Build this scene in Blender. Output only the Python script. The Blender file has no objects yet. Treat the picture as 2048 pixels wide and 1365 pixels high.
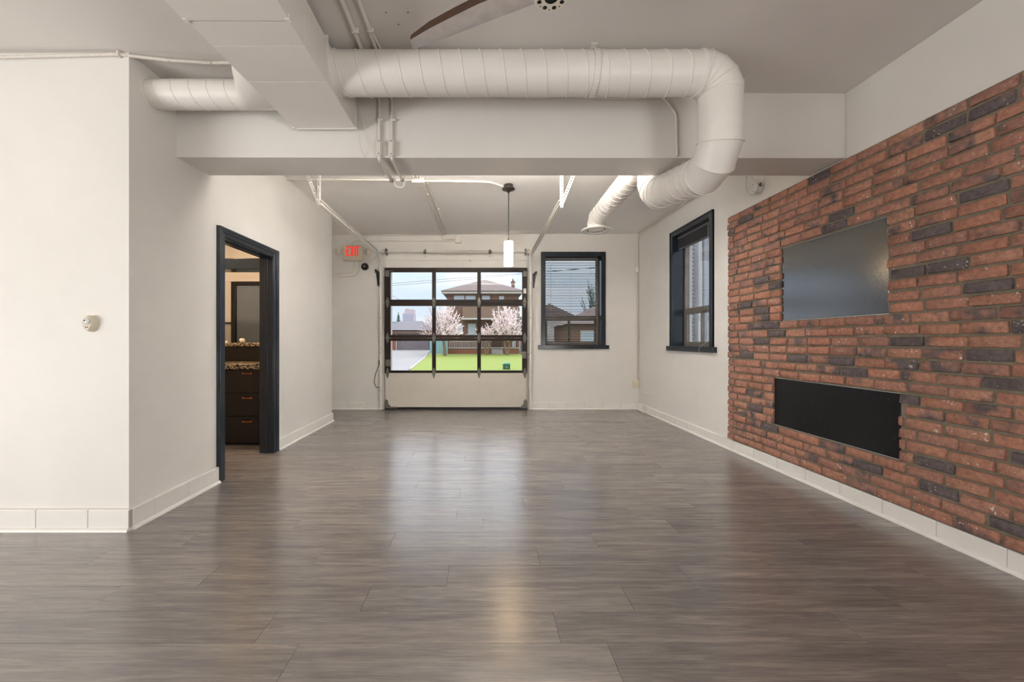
import bpy, math, random
from mathutils import Vector, Matrix
S = bpy.context.scene
COL = S.collection
PI = math.pi
# ------------------------------------------------------------------ camera, sky, lights, exposure
F, CX, CY, CH = 780.0, 963.0, 682.0, 1.2          # focal length and vanishing point in pixels of the 2048 frame, eye height
cd = bpy.data.cameras.new('camera'); cam = bpy.data.objects.new('camera', cd); COL.objects.link(cam)
cam.location = (0, 0, CH); cam.rotation_euler = (PI/2, 0, 0)
cd.sensor_width = 36; cd.lens = F*36/2048; cd.shift_x = (1024-CX)/2048; cd.shift_y = 0; cd.clip_start = .05; cd.clip_end = 1500
S.camera = cam
S.view_settings.view_transform = 'Standard'; S.view_settings.look = 'None'
S.view_settings.gamma = 1; S.view_settings.use_curve_mapping = False
S.view_settings.exposure = 0.1
S.cycles.use_denoising = True
S.cycles.max_bounces = 10; S.cycles.diffuse_bounces = 6; S.cycles.glossy_bounces = 4
S.cycles.transparent_max_bounces = 12; S.cycles.transmission_bounces = 4
S.cycles.caustics_reflective = False; S.cycles.caustics_refractive = False
S.cycles.sample_clamp_indirect = 60

def lin(r, g, b):
    f = lambda c: c/12.92 if c <= .04045 else ((c+.055)/1.055)**2.4
    return (f(r/255), f(g/255), f(b/255), 1)

W = bpy.data.worlds.new('overcast_sky'); S.world = W; W.use_nodes = True
nt = W.node_tree; nt.nodes.clear()
def N(t, typ, **kw):
    n = t.nodes.new(typ)
    for k, v in kw.items():
        if hasattr(n, k): setattr(n, k, v)
        else: n.inputs[k].default_value = v
    return n
wo = N(nt, 'ShaderNodeOutputWorld'); bg = N(nt, 'ShaderNodeBackground')
tc = N(nt, 'ShaderNodeTexCoord'); sx = N(nt, 'ShaderNodeSeparateXYZ')
nt.links.new(tc.outputs['Generated'], sx.inputs[0])
rp = N(nt, 'ShaderNodeValToRGB'); nt.links.new(sx.outputs['Z'], rp.inputs[0])
e = rp.color_ramp.elements
e[0].position = 0.0; e[0].color = (.80, .85, .93, 1)
e[1].position = 1.0; e[1].color = (3.0, 3.2, 3.5, 1)
k = e.new(.06); k.color = (.72, .82, .95, 1)
k = e.new(.16); k.color = (.74, .90, 1.06, 1)
k = e.new(.32); k.color = (1.7, 1.84, 2.0, 1)
k = e.new(.60); k.color = (2.6, 2.8, 3.05, 1)
mp = N(nt, 'ShaderNodeMapping'); mp.inputs['Scale'].default_value = (3, 3, 14)
nz = N(nt, 'ShaderNodeTexNoise', Scale=1.4, Detail=4.0)
nt.links.new(tc.outputs['Generated'], mp.inputs[0]); nt.links.new(mp.outputs[0], nz.inputs['Vector'])
cr = N(nt, 'ShaderNodeValToRGB'); nt.links.new(nz.outputs['Fac'], cr.inputs[0])
cr.color_ramp.elements[0].position = .42; cr.color_ramp.elements[0].color = (1, 1, 1, 1)
cr.color_ramp.elements[1].position = .75; cr.color_ramp.elements[1].color = (1.28, 1.12, 1.0, 1)
mx = N(nt, 'ShaderNodeMix', data_type='RGBA', blend_type='MULTIPLY'); mx.inputs[0].default_value = 1
nt.links.new(rp.outputs[0], mx.inputs[6]); nt.links.new(cr.outputs[0], mx.inputs[7])
nt.links.new(mx.outputs[2], bg.inputs[0]); bg.inputs[1].default_value = 1.0
nt.links.new(bg.outputs[0], wo.inputs[0])

def area(name, loc, rot, sx_, sy_, power, col=(1, 1, 1)):
    l = bpy.data.lights.new(name, 'AREA'); l.shape = 'RECTANGLE'; l.size = sx_; l.size_y = sy_
    l.energy = power; l.color = col
    o = bpy.data.objects.new(name, l); COL.objects.link(o); o.location = loc; o.rotation_euler = rot
    return o
FILL_GLOW, FILL_UP = 3.0, 118     # glow of the added dummy tube, power of the added fill behind the beam
# unseen fill light added on the left, filling an invented opening in wall_side
area('side_fill_light', (-5.90, -1.9, .62), (0, math.radians(-112), math.radians(4)), 1.15, 4.0, 240, (1.0, .985, .965))
area('right_fill_light', (2.73, -2.2, .62), (0, math.radians(112), math.radians(-12)), 1.15, 3.0, 110, (1.0, .985, .965))  # second unseen fill added on the right, before an invented wall opening
area('beam_fill_light', (.08, 3.352, 2.672), (math.radians(180-8), 0, 0), 1.9, .055, FILL_UP, (1.0, .985, .965))   # added fill, hidden behind the beam to brighten the rear section

# ------------------------------------------------------------------ helpers
WORLD = {}
def P(px, py, Y): return Vector(((px-CX)*Y/F, Y, CH+(CY-py)*Y/F))
def on_x(px, py, X): return P(px, py, X*F/(px-CX))
def on_z(px, py, Z): return P(px, py, (Z-CH)*F/(CY-py))

def tag(o, label=None, cat=None, group=None, kind=None):
    if label: o['label'] = label
    if cat: o['category'] = cat
    if group: o['group'] = group
    if kind: o['kind'] = kind
    return o
def empty(name, loc, label, cat, group=None):
    o = bpy.data.objects.new(name, None); COL.objects.link(o); o.location = loc
    o.empty_display_size = .1
    WORLD[o.name] = Vector(loc)
    return tag(o, label, cat, group)
def link(name, me, loc, parent=None, rot=None, scale=None):
    o = bpy.data.objects.new(name, me); COL.objects.link(o)
    loc = Vector(loc); WORLD[o.name] = loc
    if parent is not None:
        o.parent = parent; o.location = loc-WORLD[parent.name]
    else: o.location = loc
    if rot: o.rotation_euler = rot
    if scale: o.scale = scale
    return o

class MB:
    def __init__(s): s.v = []; s.f = []; s.m = []
    def add(s, vs, fs, mi=0):
        b = len(s.v); s.v += [Vector(v) for v in vs]
        for f in fs: s.f.append([b+i for i in f]); s.m.append(mi)
        return s
    def hexa(s, p, mi=0):
        # p: 4 bottom (ccw from above), 4 top
        return s.add(p, [(3,2,1,0),(4,5,6,7),(0,1,5,4),(1,2,6,5),(2,3,7,6),(3,0,4,7)], mi)
    def box(s, x0, x1, y0, y1, z0, z1, mi=0):
        x0, x1 = min(x0,x1), max(x0,x1); y0, y1 = min(y0,y1), max(y0,y1); z0, z1 = min(z0,z1), max(z0,z1)
        return s.hexa([(x0,y0,z0),(x1,y0,z0),(x1,y1,z0),(x0,y1,z0),(x0,y0,z1),(x1,y0,z1),(x1,y1,z1),(x0,y1,z1)], mi)
    def bar(s, a, b, w, h, up=(0,0,1), mi=0):
        a, b = Vector(a), Vector(b); d = (b-a).normalized(); u = Vector(up)
        sd = d.cross(u).normalized(); u = sd.cross(d).normalized()
        q = lambda p: [p-sd*w/2-u*h/2, p+sd*w/2-u*h/2, p+sd*w/2+u*h/2, p-sd*w/2+u*h/2]
        A, B = q(a), q(b)
        return s.add(A+B, [(0,1,2,3),(7,6,5,4),(0,4,5,1),(1,5,6,2),(2,6,7,3),(3,7,4,0)], mi)
    def tube(s, pts, r, n=10, cap=True, mi=0, closed=False):
        pts = [Vector(p) for p in pts]; m = len(pts)
        rs = r if isinstance(r, (list, tuple)) else [r]*m
        d0 = (pts[1]-pts[0]).normalized()
        u = Vector((0,0,1)) if abs(d0.z) < .9 else Vector((1,0,0))
        u = (u-d0*u.dot(d0)).normalized()
        b = len(s.v); prev = d0
        for i, p in enumerate(pts):
            if i == 0: d = d0; t = d0
            elif i == m-1: d = (pts[i]-pts[i-1]).normalized(); t = d
            else:
                a1 = (pts[i]-pts[i-1]).normalized(); a2 = (pts[i+1]-pts[i]).normalized()
                t = (a1+a2); t = t.normalized() if t.length > 1e-6 else a1
            ax = prev.cross(t)
            if ax.length > 1e-7:
                u = Matrix.Rotation(prev.angle(t), 3, ax.normalized()) @ u
            u = (u-t*u.dot(t)).normalized(); prev = t; w = t.cross(u)
            for k in range(n):
                an = 2*PI*k/n
                s.v.append(p+(u*math.cos(an)+w*math.sin(an))*rs[i])
        for i in range(m-1):
            for k in range(n):
                k2 = (k+1) % n
                s.f.append([b+i*n+k, b+i*n+k2, b+(i+1)*n+k2, b+(i+1)*n+k]); s.m.append(mi)
        if cap:
            s.f.append([b+k for k in range(n)][::-1]); s.m.append(mi)
            s.f.append([b+(m-1)*n+k for k in range(n)]); s.m.append(mi)
        return s
    def lathe(s, org, axis, prof, n=20, mi=0, cap=True):
        org = Vector(org); ax = Vector(axis).normalized()
        u = Vector((0,0,1)) if abs(ax.z) < .9 else Vector((1,0,0))
        u = (u-ax*u.dot(ax)).normalized(); w = ax.cross(u); b = len(s.v); m = len(prof)
        for r, h in prof:
            for k in range(n):
                an = 2*PI*k/n
                s.v.append(org+ax*h+(u*math.cos(an)+w*math.sin(an))*r)
        for i in range(m-1):
            for k in range(n):
                k2 = (k+1) % n
                s.f.append([b+i*n+k, b+i*n+k2, b+(i+1)*n+k2, b+(i+1)*n+k]); s.m.append(mi)
        if cap:
            s.f.append([b+k for k in range(n)][::-1]); s.m.append(mi)
            s.f.append([b+(m-1)*n+k for k in range(n)]); s.m.append(mi)
        return s
    def prism(s, poly, vec, mi=0):
        vec = Vector(vec); n = len(poly); poly = [Vector(p) for p in poly]
        fs = [list(range(n))[::-1], [n+i for i in range(n)]]
        for i in range(n): fs.append([i, (i+1) % n, n+(i+1) % n, n+i])
        return s.add(poly+[p+vec for p in poly], fs, mi)
    def mesh(s, name, mats, origin=None, smooth=True, angle=35):
        o = origin if origin is not None else Vector((0,0,0))
        me = bpy.data.meshes.new(name)
        me.from_pydata([tuple(v-o) for v in s.v], [], s.f)
        for m in (mats if isinstance(mats, (list, tuple)) else [mats]): me.materials.append(m)
        if any(s.m):
            for p, mi in zip(me.polygons, s.m): p.material_index = mi
        me.validate()
        if smooth:
            me.polygons.foreach_set('use_smooth', [True]*len(me.polygons))
            me.set_sharp_from_angle(angle=math.radians(angle))
        return me
    def build(s, name, mats, parent=None, bevel=0, origin=None, smooth=True, angle=35, seg=2):
        if origin is None:
            xs = [v.x for v in s.v]; ys = [v.y for v in s.v]; zs = [v.z for v in s.v]
            origin = Vector(((min(xs)+max(xs))/2, (min(ys)+max(ys))/2, min(zs)))
        me = s.mesh(name, mats, origin, smooth, angle)
        o = link(name, me, origin, parent)
        if bevel:
            bm_ = o.modifiers.new('edge', 'BEVEL'); bm_.width = bevel; bm_.segments = seg; bm_.limit_method = 'ANGLE'; bm_.angle_limit = math.radians(40)
            bm_.harden_normals = False
        return o

def fillet(pts, r, seg=5):
    pts = [Vector(p) for p in pts]; out = [pts[0]]
    for i in range(1, len(pts)-1):
        a, b, c = pts[i-1], pts[i], pts[i+1]
        d1 = (a-b).normalized(); d2 = (c-b).normalized(); ang = d1.angle(d2)
        rr = r[i-1] if isinstance(r, (list, tuple)) else r
        t = min(rr/math.tan(ang/2), (a-b).length*.49, (c-b).length*.49); rr = t*math.tan(ang/2)
        ctr = b+(d1+d2).normalized()*(rr/math.sin(ang/2))
        p0 = b+d1*t; p1 = b+d2*t; v0 = p0-ctr; v1 = p1-ctr
        tot = v0.angle(v1); ax = v0.cross(v1).normalized()
        for k in range(seg+1): out.append(ctr+Matrix.Rotation(tot*k/seg, 3, ax) @ v0)
    out.append(pts[-1]); return out
def helix(a, b, r, pitch, per=20, phase=0):
    a, b = Vector(a), Vector(b); d = b-a; L = d.length; d.normalize()
    u = Vector((0,0,1)) if abs(d.z) < .9 else Vector((1,0,0))
    u = (u-d*u.dot(d)).normalized(); w = d.cross(u); n = max(2, int(L/pitch*per)); out = []
    for i in range(n+1):
        h = L*i/n; an = 2*PI*h/pitch+phase
        out.append(a+d*h+(u*math.cos(an)+w*math.sin(an))*r)
    return out

# ------------------------------------------------------------------ materials
def mat(name, color, rough=.5, metal=0, var=0, vscale=3, bump=0, bscale=60, spec=.5, emit=None, estr=0, coat=0, var2=None):
    m = bpy.data.materials.new(name); m.use_nodes = True; t = m.node_tree; L = t.links
    b = t.nodes['Principled BSDF']
    c = lin(*color) if max(color) > 1 else (*color, 1)
    b.inputs['Base Color'].default_value = c; b.inputs['Roughness'].default_value = rough
    b.inputs['Metallic'].default_value = metal; b.inputs['Specular IOR Level'].default_value = spec
    if coat: b.inputs['Coat Weight'].default_value = coat; b.inputs['Coat Roughness'].default_value = .1
    tcn = N(t, 'ShaderNodeTexCoord')
    if var:
        n = N(t, 'ShaderNodeTexNoise', Scale=vscale, Detail=5.0, Roughness=.6); L.new(tcn.outputs['Object'], n.inputs['Vector'])
        r = N(t, 'ShaderNodeValToRGB'); L.new(n.outputs['Fac'], r.inputs[0])
        c2 = lin(*var2) if var2 else tuple(x*(1-var) for x in c[:3])+(1,)
        r.color_ramp.elements[0].position = .3; r.color_ramp.elements[0].color = c2
        r.color_ramp.elements[1].position = .7; r.color_ramp.elements[1].color = tuple(min(1, x*(1+var*.4)) for x in c[:3])+(1,)
        L.new(r.outputs[0], b.inputs['Base Color'])
    if bump:
        n = N(t, 'ShaderNodeTexNoise', Scale=bscale, Detail=3.0); L.new(tcn.outputs['Object'], n.inputs['Vector'])
        bu = N(t, 'ShaderNodeBump', Strength=bump, Distance=.01); L.new(n.outputs['Fac'], bu.inputs['Height']); L.new(bu.outputs[0], b.inputs['Normal'])
    if emit:
        b.inputs['Emission Color'].default_value = lin(*emit); b.inputs['Emission Strength'].default_value = estr
    return m

M = {}
M['wall'] = mat('wall_paint', (224, 221, 216), .55, var=.05, vscale=1.3, bump=.06, bscale=90, spec=.3)
M['ceil_back'] = mat('ceiling_paint_lit_tone', (246, 244, 241), .65, var=.03, vscale=.9, bump=.05, bscale=70, spec=.25)  # rear ceiling whitened so its colour carries the brighter light there
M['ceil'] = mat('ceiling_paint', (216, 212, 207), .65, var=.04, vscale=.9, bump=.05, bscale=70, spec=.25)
M['white'] = mat('white_gloss_paint', (228, 225, 220), .35, var=.03, vscale=5, bump=.02, bscale=40)
M['duct'] = mat('duct_paint', (226, 222, 216), .42, var=.04, vscale=3, bump=.03, bscale=25)
M['pipe'] = mat('conduit_paint', (220, 214, 206), .45, var=.05, vscale=8)
M['darkjoint'] = mat('dark_joint', (90, 84, 78), .8)
M['grout'] = mat('tile_joint', (172, 167, 160), .8)
M['navy'] = mat('navy_gloss_paint', (33, 42, 52), .2, var=.12, vscale=8, bump=.03, bscale=30, spec=.55)
M['blind'] = mat('blind_slat_paint', (92, 90, 95), .4)
M['alu'] = mat('weathered_aluminium', (128, 122, 114), .5, metal=.3, var=.2, vscale=18)
M['doorframe'] = mat('dark_brown_door_paint', (38, 22, 17), .5, var=.15, vscale=12, bump=.02, bscale=80, spec=.3)
M['doorpanel'] = mat('off_white_insulated_panel', (206, 200, 190), .5, var=.05, vscale=4, bump=.06, bscale=50)
M['steel'] = mat('galvanised_steel', (122, 118, 110), .48, metal=.55, var=.25, vscale=40)
M['track'] = mat('chipped_white_track', (226, 223, 217), .38, var=.14, vscale=26)
M['black'] = mat('black_plastic', (22, 22, 24), .4)
M['dark'] = mat('dark_cabinet', (15, 13, 12), .38, var=.1, vscale=10)
M['copper'] = mat('copper_handle', (196, 112, 62), .3, metal=.9)
M['cream'] = mat('cream_plastic', (214, 204, 184), .4, var=.04, vscale=20)
M['red'] = mat('exit_red', (225, 40, 30), .5, emit=(255, 40, 28), estr=.5)
M['paper'] = mat('crumpled_paper', (235, 230, 222), .8, bump=.5, bscale=60)
M['sensorlens'] = mat('sensor_lens', (205, 206, 200), .12, spec=.8)
M['silver'] = mat('silver_sheen_blade', (204, 198, 194), .3, metal=.4, var=.16, vscale=14)  # silver colour holds the sheen of light on the lacquered wood underside
M['bladewood'] = mat('walnut_blade_edge', (70, 49, 36), .4, var=.2, vscale=20)
M['ringcream'] = mat('hub_ring', (222, 214, 200), .35)
M['mortar'] = mat('mortar', (130, 121, 104), .95, var=.22, vscale=14, bump=.6, bscale=90)
M['slate'] = mat('blue_grey_door_paint', (118, 130, 144), .4, var=.1, vscale=3)
M['room2wall'] = mat('beige_bar_wall', (176, 158, 138), .6, var=.05)

def glass_mat(name, tint=(1, 1, 1), refl=.9):
    m = bpy.data.materials.new(name); m.use_nodes = True; t = m.node_tree; t.nodes.clear(); L = t.links
    o = N(t, 'ShaderNodeOutputMaterial'); mix = N(t, 'ShaderNodeMixShader'); tr = N(t, 'ShaderNodeBsdfTransparent'); gl = N(t, 'ShaderNodeBsdfGlossy')
    tr.inputs[0].default_value = (*tint, 1); gl.inputs['Roughness'].default_value = .01
    fr = N(t, 'ShaderNodeFresnel'); fr.inputs[0].default_value = 1.45
    mu = N(t, 'ShaderNodeMath', operation='MULTIPLY'); mu.inputs[1].default_value = refl
    L.new(fr.outputs[0], mu.inputs[0]); L.new(mu.outputs[0], mix.inputs[0]); L.new(tr.outputs[0], mix.inputs[1]); L.new(gl.outputs[0], mix.inputs[2]); L.new(mix.outputs[0], o.inputs[0])
    return m
M['glass'] = glass_mat('window_glass', (.97, .98, .99), .35)

def plank_mat():
    m = bpy.data.materials.new('grey_brown_plank'); m.use_nodes = True; t = m.node_tree; L = t.links; b = t.nodes['Principled BSDF']
    tcn = N(t, 'ShaderNodeTexCoord'); oi = N(t, 'ShaderNodeObjectInfo')
    sc = N(t, 'ShaderNodeVectorMath', operation='SCALE'); sc.inputs[0].default_value = (37, 91, 13); L.new(oi.outputs['Random'], sc.inputs['Scale'])
    ad = N(t, 'ShaderNodeVectorMath', operation='ADD'); L.new(tcn.outputs['Object'], ad.inputs[0]); L.new(sc.outputs[0], ad.inputs[1])
    def streak(scx, scy, nscale, det, rough):
        mp_ = N(t, 'ShaderNodeMapping'); mp_.inputs['Scale'].default_value = (scx, scy, 1); L.new(ad.outputs[0], mp_.inputs[0])
        n = N(t, 'ShaderNodeTexNoise', Scale=nscale, Detail=det, Roughness=rough, Distortion=.6); L.new(mp_.outputs[0], n.inputs['Vector']); return n
    n1 = streak(.9, 13, 2.4, 8, .68); n2 = streak(2.2, 75, 3.4, 5, .62); n3 = streak(.8, 3.2, 1.6, 3, .5)
    r1 = N(t, 'ShaderNodeValToRGB'); L.new(n1.outputs['Fac'], r1.inputs[0]); E = r1.color_ramp.elements
    E[0].position = .28; E[0].color = lin(110, 106, 104); E[1].position = .76; E[1].color = lin(164, 157, 152)
    q = E.new(.52); q.color = lin(136, 130, 127)
    r2 = N(t, 'ShaderNodeValToRGB'); L.new(n2.outputs['Fac'], r2.inputs[0]); E = r2.color_ramp.elements
    E[0].position = .3; E[0].color = (.66, .65, .65, 1); E[1].position = .65; E[1].color = (1.1, 1.09, 1.07, 1)
    m1 = N(t, 'ShaderNodeMix', data_type='RGBA', blend_type='MULTIPLY'); m1.inputs[0].default_value = .8; L.new(r1.outputs[0], m1.inputs[6]); L.new(r2.outputs[0], m1.inputs[7])
    r3 = N(t, 'ShaderNodeValToRGB'); L.new(n3.outputs['Fac'], r3.inputs[0]); E = r3.color_ramp.elements
    E[0].position = .3; E[0].color = (.86, .87, .89, 1); E[1].position = .7; E[1].color = (1.12, 1.08, 1.04, 1)
    m2 = N(t, 'ShaderNodeMix', data_type='RGBA', blend_type='MULTIPLY'); m2.inputs[0].default_value = .9; L.new(m1.outputs[2], m2.inputs[6]); L.new(r3.outputs[0], m2.inputs[7])
    rr = N(t, 'ShaderNodeMapRange'); L.new(oi.outputs['Random'], rr.inputs[0]); rr.inputs[3].default_value = .92; rr.inputs[4].default_value = 1.08
    m3 = N(t, 'ShaderNodeVectorMath', operation='SCALE'); L.new(m2.outputs[2], m3.inputs[0]); L.new(rr.outputs[0], m3.inputs['Scale'])
    L.new(m3.outputs[0], b.inputs['Base Color'])
    r4 = N(t, 'ShaderNodeMapRange'); L.new(n1.outputs['Fac'], r4.inputs[0]); r4.inputs[3].default_value = .17; r4.inputs[4].default_value = .30; L.new(r4.outputs[0], b.inputs['Roughness'])
    b.inputs['IOR'].default_value = 2.3
    bu = N(t, 'ShaderNodeBump', Strength=.12, Distance=.002); L.new(n2.outputs['Fac'], bu.inputs['Height']); L.new(bu.outputs[0], b.inputs['Normal'])
    return m
M['plank'] = plank_mat()

def brick_mat():
    m = bpy.data.materials.new('weathered_brick'); m.use_nodes = True; t = m.node_tree; L = t.links; b = t.nodes['Principled BSDF']
    tcn = N(t, 'ShaderNodeTexCoord'); at = N(t, 'ShaderNodeAttribute', attribute_name='tint', attribute_type='OBJECT'); oi = N(t, 'ShaderNodeObjectInfo')
    sc = N(t, 'ShaderNodeVectorMath', operation='SCALE'); sc.inputs[0].default_value = (17, 61, 29); L.new(oi.outputs['Random'], sc.inputs['Scale'])
    ad = N(t, 'ShaderNodeVectorMath', operation='ADD'); L.new(tcn.outputs['Object'], ad.inputs[0]); L.new(sc.outputs[0], ad.inputs[1])
    def noise(s_, d, r=.55):
        n = N(t, 'ShaderNodeTexNoise', Scale=s_, Detail=d, Roughness=r); L.new(ad.outputs[0], n.inputs['Vector']); return n
    big = noise(7, 2); mid = noise(38, 5, .65); fine = noise(150, 4, .7); fleck = noise(70, 3, .5); fmask = noise(9, 1)
    # base red varies with the brick's own random number
    r = N(t, 'ShaderNodeValToRGB'); L.new(oi.outputs['Random'], r.inputs[0]); E = r.color_ramp.elements
    E[0].position = 0; E[0].color = lin(164, 119, 101); E[1].position = 1; E[1].color = lin(180, 134, 113)
    for p_, c_ in ((.2, (178, 126, 105)), (.4, (158, 118, 104)), (.6, (182, 131, 108)), (.8, (168, 124, 107))):
        q = E.new(p_); q.color = lin(*c_)
    v = N(t, 'ShaderNodeMapRange'); L.new(mid.outputs['Fac'], v.inputs[0]); v.inputs[1].default_value = .3; v.inputs[2].default_value = .7; v.inputs[3].default_value = .68; v.inputs[4].default_value = 1.22
    ms = N(t, 'ShaderNodeVectorMath', operation='SCALE'); L.new(r.outputs[0], ms.inputs[0]); L.new(v.outputs[0], ms.inputs['Scale'])
    # dark glazing: tint -1 none .. 0 patches .. 1 fully dark
    a1 = N(t, 'ShaderNodeMath', operation='MULTIPLY_ADD'); L.new(big.outputs['Fac'], a1.inputs[0]); a1.inputs[1].default_value = 6; a1.inputs[2].default_value = -3.1
    a2 = N(t, 'ShaderNodeMath', operation='MULTIPLY_ADD', use_clamp=True); L.new(at.outputs['Fac'], a2.inputs[0]); a2.inputs[1].default_value = 2.2; L.new(a1.outputs[0], a2.inputs[2])
    dk = N(t, 'ShaderNodeMix', data_type='RGBA'); L.new(a2.outputs[0], dk.inputs[0]); L.new(ms.outputs[0], dk.inputs[6])
    ds = N(t, 'ShaderNodeVectorMath', operation='SCALE'); ds.inputs[0].default_value = lin(106, 96, 96)[:3]; L.new(v.outputs[0], ds.inputs['Scale']); L.new(ds.outputs[0], dk.inputs[7])
    # pits
    pt = N(t, 'ShaderNodeValToRGB'); L.new(fine.outputs['Fac'], pt.inputs[0]); E = pt.color_ramp.elements
    E[0].position = .30; E[0].color = (.35, .3, .3, 1); E[1].position = .40; E[1].color = (1, 1, 1, 1)
    mp2 = N(t, 'ShaderNodeMix', data_type='RGBA', blend_type='MULTIPLY'); mp2.inputs[0].default_value = .8; L.new(dk.outputs[2], mp2.inputs[6]); L.new(pt.outputs[0], mp2.inputs[7])
    # white paint specks
    f1 = N(t, 'ShaderNodeMath', operation='MULTIPLY_ADD'); L.new(fmask.outputs['Fac'], f1.inputs[0]); f1.inputs[1].default_value = .55; L.new(fleck.outputs['Fac'], f1.inputs[2])
    f2 = N(t, 'ShaderNodeMapRange'); L.new(f1.outputs[0], f2.inputs[0]); f2.inputs[1].default_value = 1.0; f2.inputs[2].default_value = 1.03
    wh = N(t, 'ShaderNodeMix', data_type='RGBA'); L.new(f2.outputs[0], wh.inputs[0]); L.new(mp2.outputs[2], wh.inputs[6]); wh.inputs[7].default_value = lin(214, 204, 194)
    L.new(wh.outputs[2], b.inputs['Base Color']); b.inputs['Roughness'].default_value = .88; b.inputs['Specular IOR Level'].default_value = .25
    ba = N(t, 'ShaderNodeMath', operation='MULTIPLY_ADD'); L.new(pt.outputs[0], ba.inputs[0]); ba.inputs[1].default_value = .6; L.new(mid.outputs['Fac'], ba.inputs[2])
    bu = N(t, 'ShaderNodeBump', Strength=.7, Distance=.004); L.new(ba.outputs[0], bu.inputs['Height']); L.new(bu.outputs[0], b.inputs['Normal'])
    return m
M['brick'] = brick_mat()

def panel_mat(name, rough, bst, bsc, ior, coat):
    m = bpy.data.materials.new(name); m.use_nodes = True; t = m.node_tree; L = t.links; b = t.nodes['Principled BSDF']
    tcn = N(t, 'ShaderNodeTexCoord')
    n = N(t, 'ShaderNodeTexNoise', Scale=bsc, Detail=2.0); L.new(tcn.outputs['Object'], n.inputs['Vector'])
    n2 = N(t, 'ShaderNodeTexNoise', Scale=5, Detail=3.0); L.new(tcn.outputs['Object'], n2.inputs['Vector'])
    n3 = N(t, 'ShaderNodeTexNoise', Scale=60, Detail=2.0); L.new(tcn.outputs['Object'], n3.inputs['Vector'])
    r = N(t, 'ShaderNodeValToRGB'); L.new(n3.outputs['Fac'], r.inputs[0]); E = r.color_ramp.elements
    E[0].position = .70; E[0].color = (.008, .008, .009, 1); E[1].position = .78; E[1].color = (.10, .10, .11, 1)
    L.new(r.outputs[0], b.inputs['Base Color']); b.inputs['Roughness'].default_value = rough
    ad = N(t, 'ShaderNodeMath', operation='MULTIPLY_ADD'); L.new(n2.outputs['Fac'], ad.inputs[0]); ad.inputs[1].default_value = 1.5; L.new(n.outputs['Fac'], ad.inputs[2])
    bu = N(t, 'ShaderNodeBump', Strength=bst, Distance=.003); L.new(ad.outputs[0], bu.inputs['Height']); L.new(bu.outputs[0], b.inputs['Normal'])
    b.inputs['IOR'].default_value = ior; b.inputs['Coat Weight'].default_value = coat; b.inputs['Coat IOR'].default_value = 2.0; b.inputs['Coat Roughness'].default_value = rough*.8; L.new(bu.outputs[0], b.inputs['Coat Normal']) if coat else None
    return m
M['panel_gloss'] = panel_mat('black_gloss_board', .16, .10, 190, 1.9, 1)
M['panel_satin'] = panel_mat('black_satin_board', .3, .12, 150, 1.38, 0)

def granite_mat():
    m = mat('speckled_granite', (150, 130, 105), .2); t = m.node_tree; L = t.links; b = t.nodes['Principled BSDF']
    tcn = N(t, 'ShaderNodeTexCoord'); v = N(t, 'ShaderNodeTexVoronoi', Scale=85); L.new(tcn.outputs['Object'], v.inputs['Vector'])
    r = N(t, 'ShaderNodeValToRGB'); L.new(v.outputs['Color'], r.inputs[0]); E = r.color_ramp.elements
    r.color_ramp.interpolation = 'CONSTANT'
    E[0].position = 0; E[0].color = lin(40, 34, 30); E[1].position = .4; E[1].color = lin(168, 148, 120); q = E.new(.6); q.color = lin(110, 92, 74); q = E.new(.75); q.color = lin(205, 190, 166)
    L.new(r.outputs[0], b.inputs['Base Color']); return m
M['granite'] = granite_mat()

# ------------------------------------------------------------------ the room shell
R = random.Random(7)
XL, XR, YB, YF, YE = -2.24, 2.76, 6.857, 2.478, 5.84      # left wall, right wall, back wall, wall facing us, end of left wall
XS, YR, ZT = -6.0, -4.2, 3.2
def zc(x): return 3.053+.0085*x                            # the old ceiling drops a little to the left

o = MB().box(XS-.2, XR+.3, YR-.2, YB, -.15, -.012).build('floor', M['plank'], origin=Vector((0,0,0)))
floor = tag(o, 'grey-brown wood plank floor running the width of the empty room', kind='structure')
WORLD['floor'] = Vector((0,0,0))
PW, PL = .18, 1.22
rows = [(.467+PW*i) for i in range(36)]
pm_cache = {}
def plank_mesh(L, w):
    kq = (round(L, 3), round(w, 3))
    if kq not in pm_cache:
        b = MB().box(-L/2+.0007, L/2-.0007, -w/2+.0006, w/2-.0006, -.012, 0)
        pm_cache[kq] = b.mesh('plank', M['plank'], smooth=False)
    return pm_cache[kq]
for y0 in rows:
    w = min(PW, YB-.002-y0)
    if w < .03: continue
    x1 = XR-.004; first = PL*R.choice([.25, .4, .55, .7, .85, 1.0]); L = first
    while x1 > -3.3:
        c = (x1-L/2, y0+w/2, 0)
        link('plank', plank_mesh(L, w), c, floor, rot=(R.uniform(-.003, .003), R.uniform(-.0006, .0006), 0))
        x1 -= L; L = PL
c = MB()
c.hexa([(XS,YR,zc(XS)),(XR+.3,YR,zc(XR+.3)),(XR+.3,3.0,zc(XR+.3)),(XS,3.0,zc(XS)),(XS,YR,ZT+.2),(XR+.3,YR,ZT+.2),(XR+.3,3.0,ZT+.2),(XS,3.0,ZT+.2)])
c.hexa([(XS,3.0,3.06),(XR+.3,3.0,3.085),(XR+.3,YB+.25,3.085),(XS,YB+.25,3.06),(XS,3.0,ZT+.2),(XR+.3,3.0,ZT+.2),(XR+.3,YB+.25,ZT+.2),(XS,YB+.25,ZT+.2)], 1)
tag(c.build('ceiling', [M['ceil'], M['ceil_back']], smooth=False), 'painted off-white ceiling above the ducts and the deep beam', kind='structure')
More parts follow.
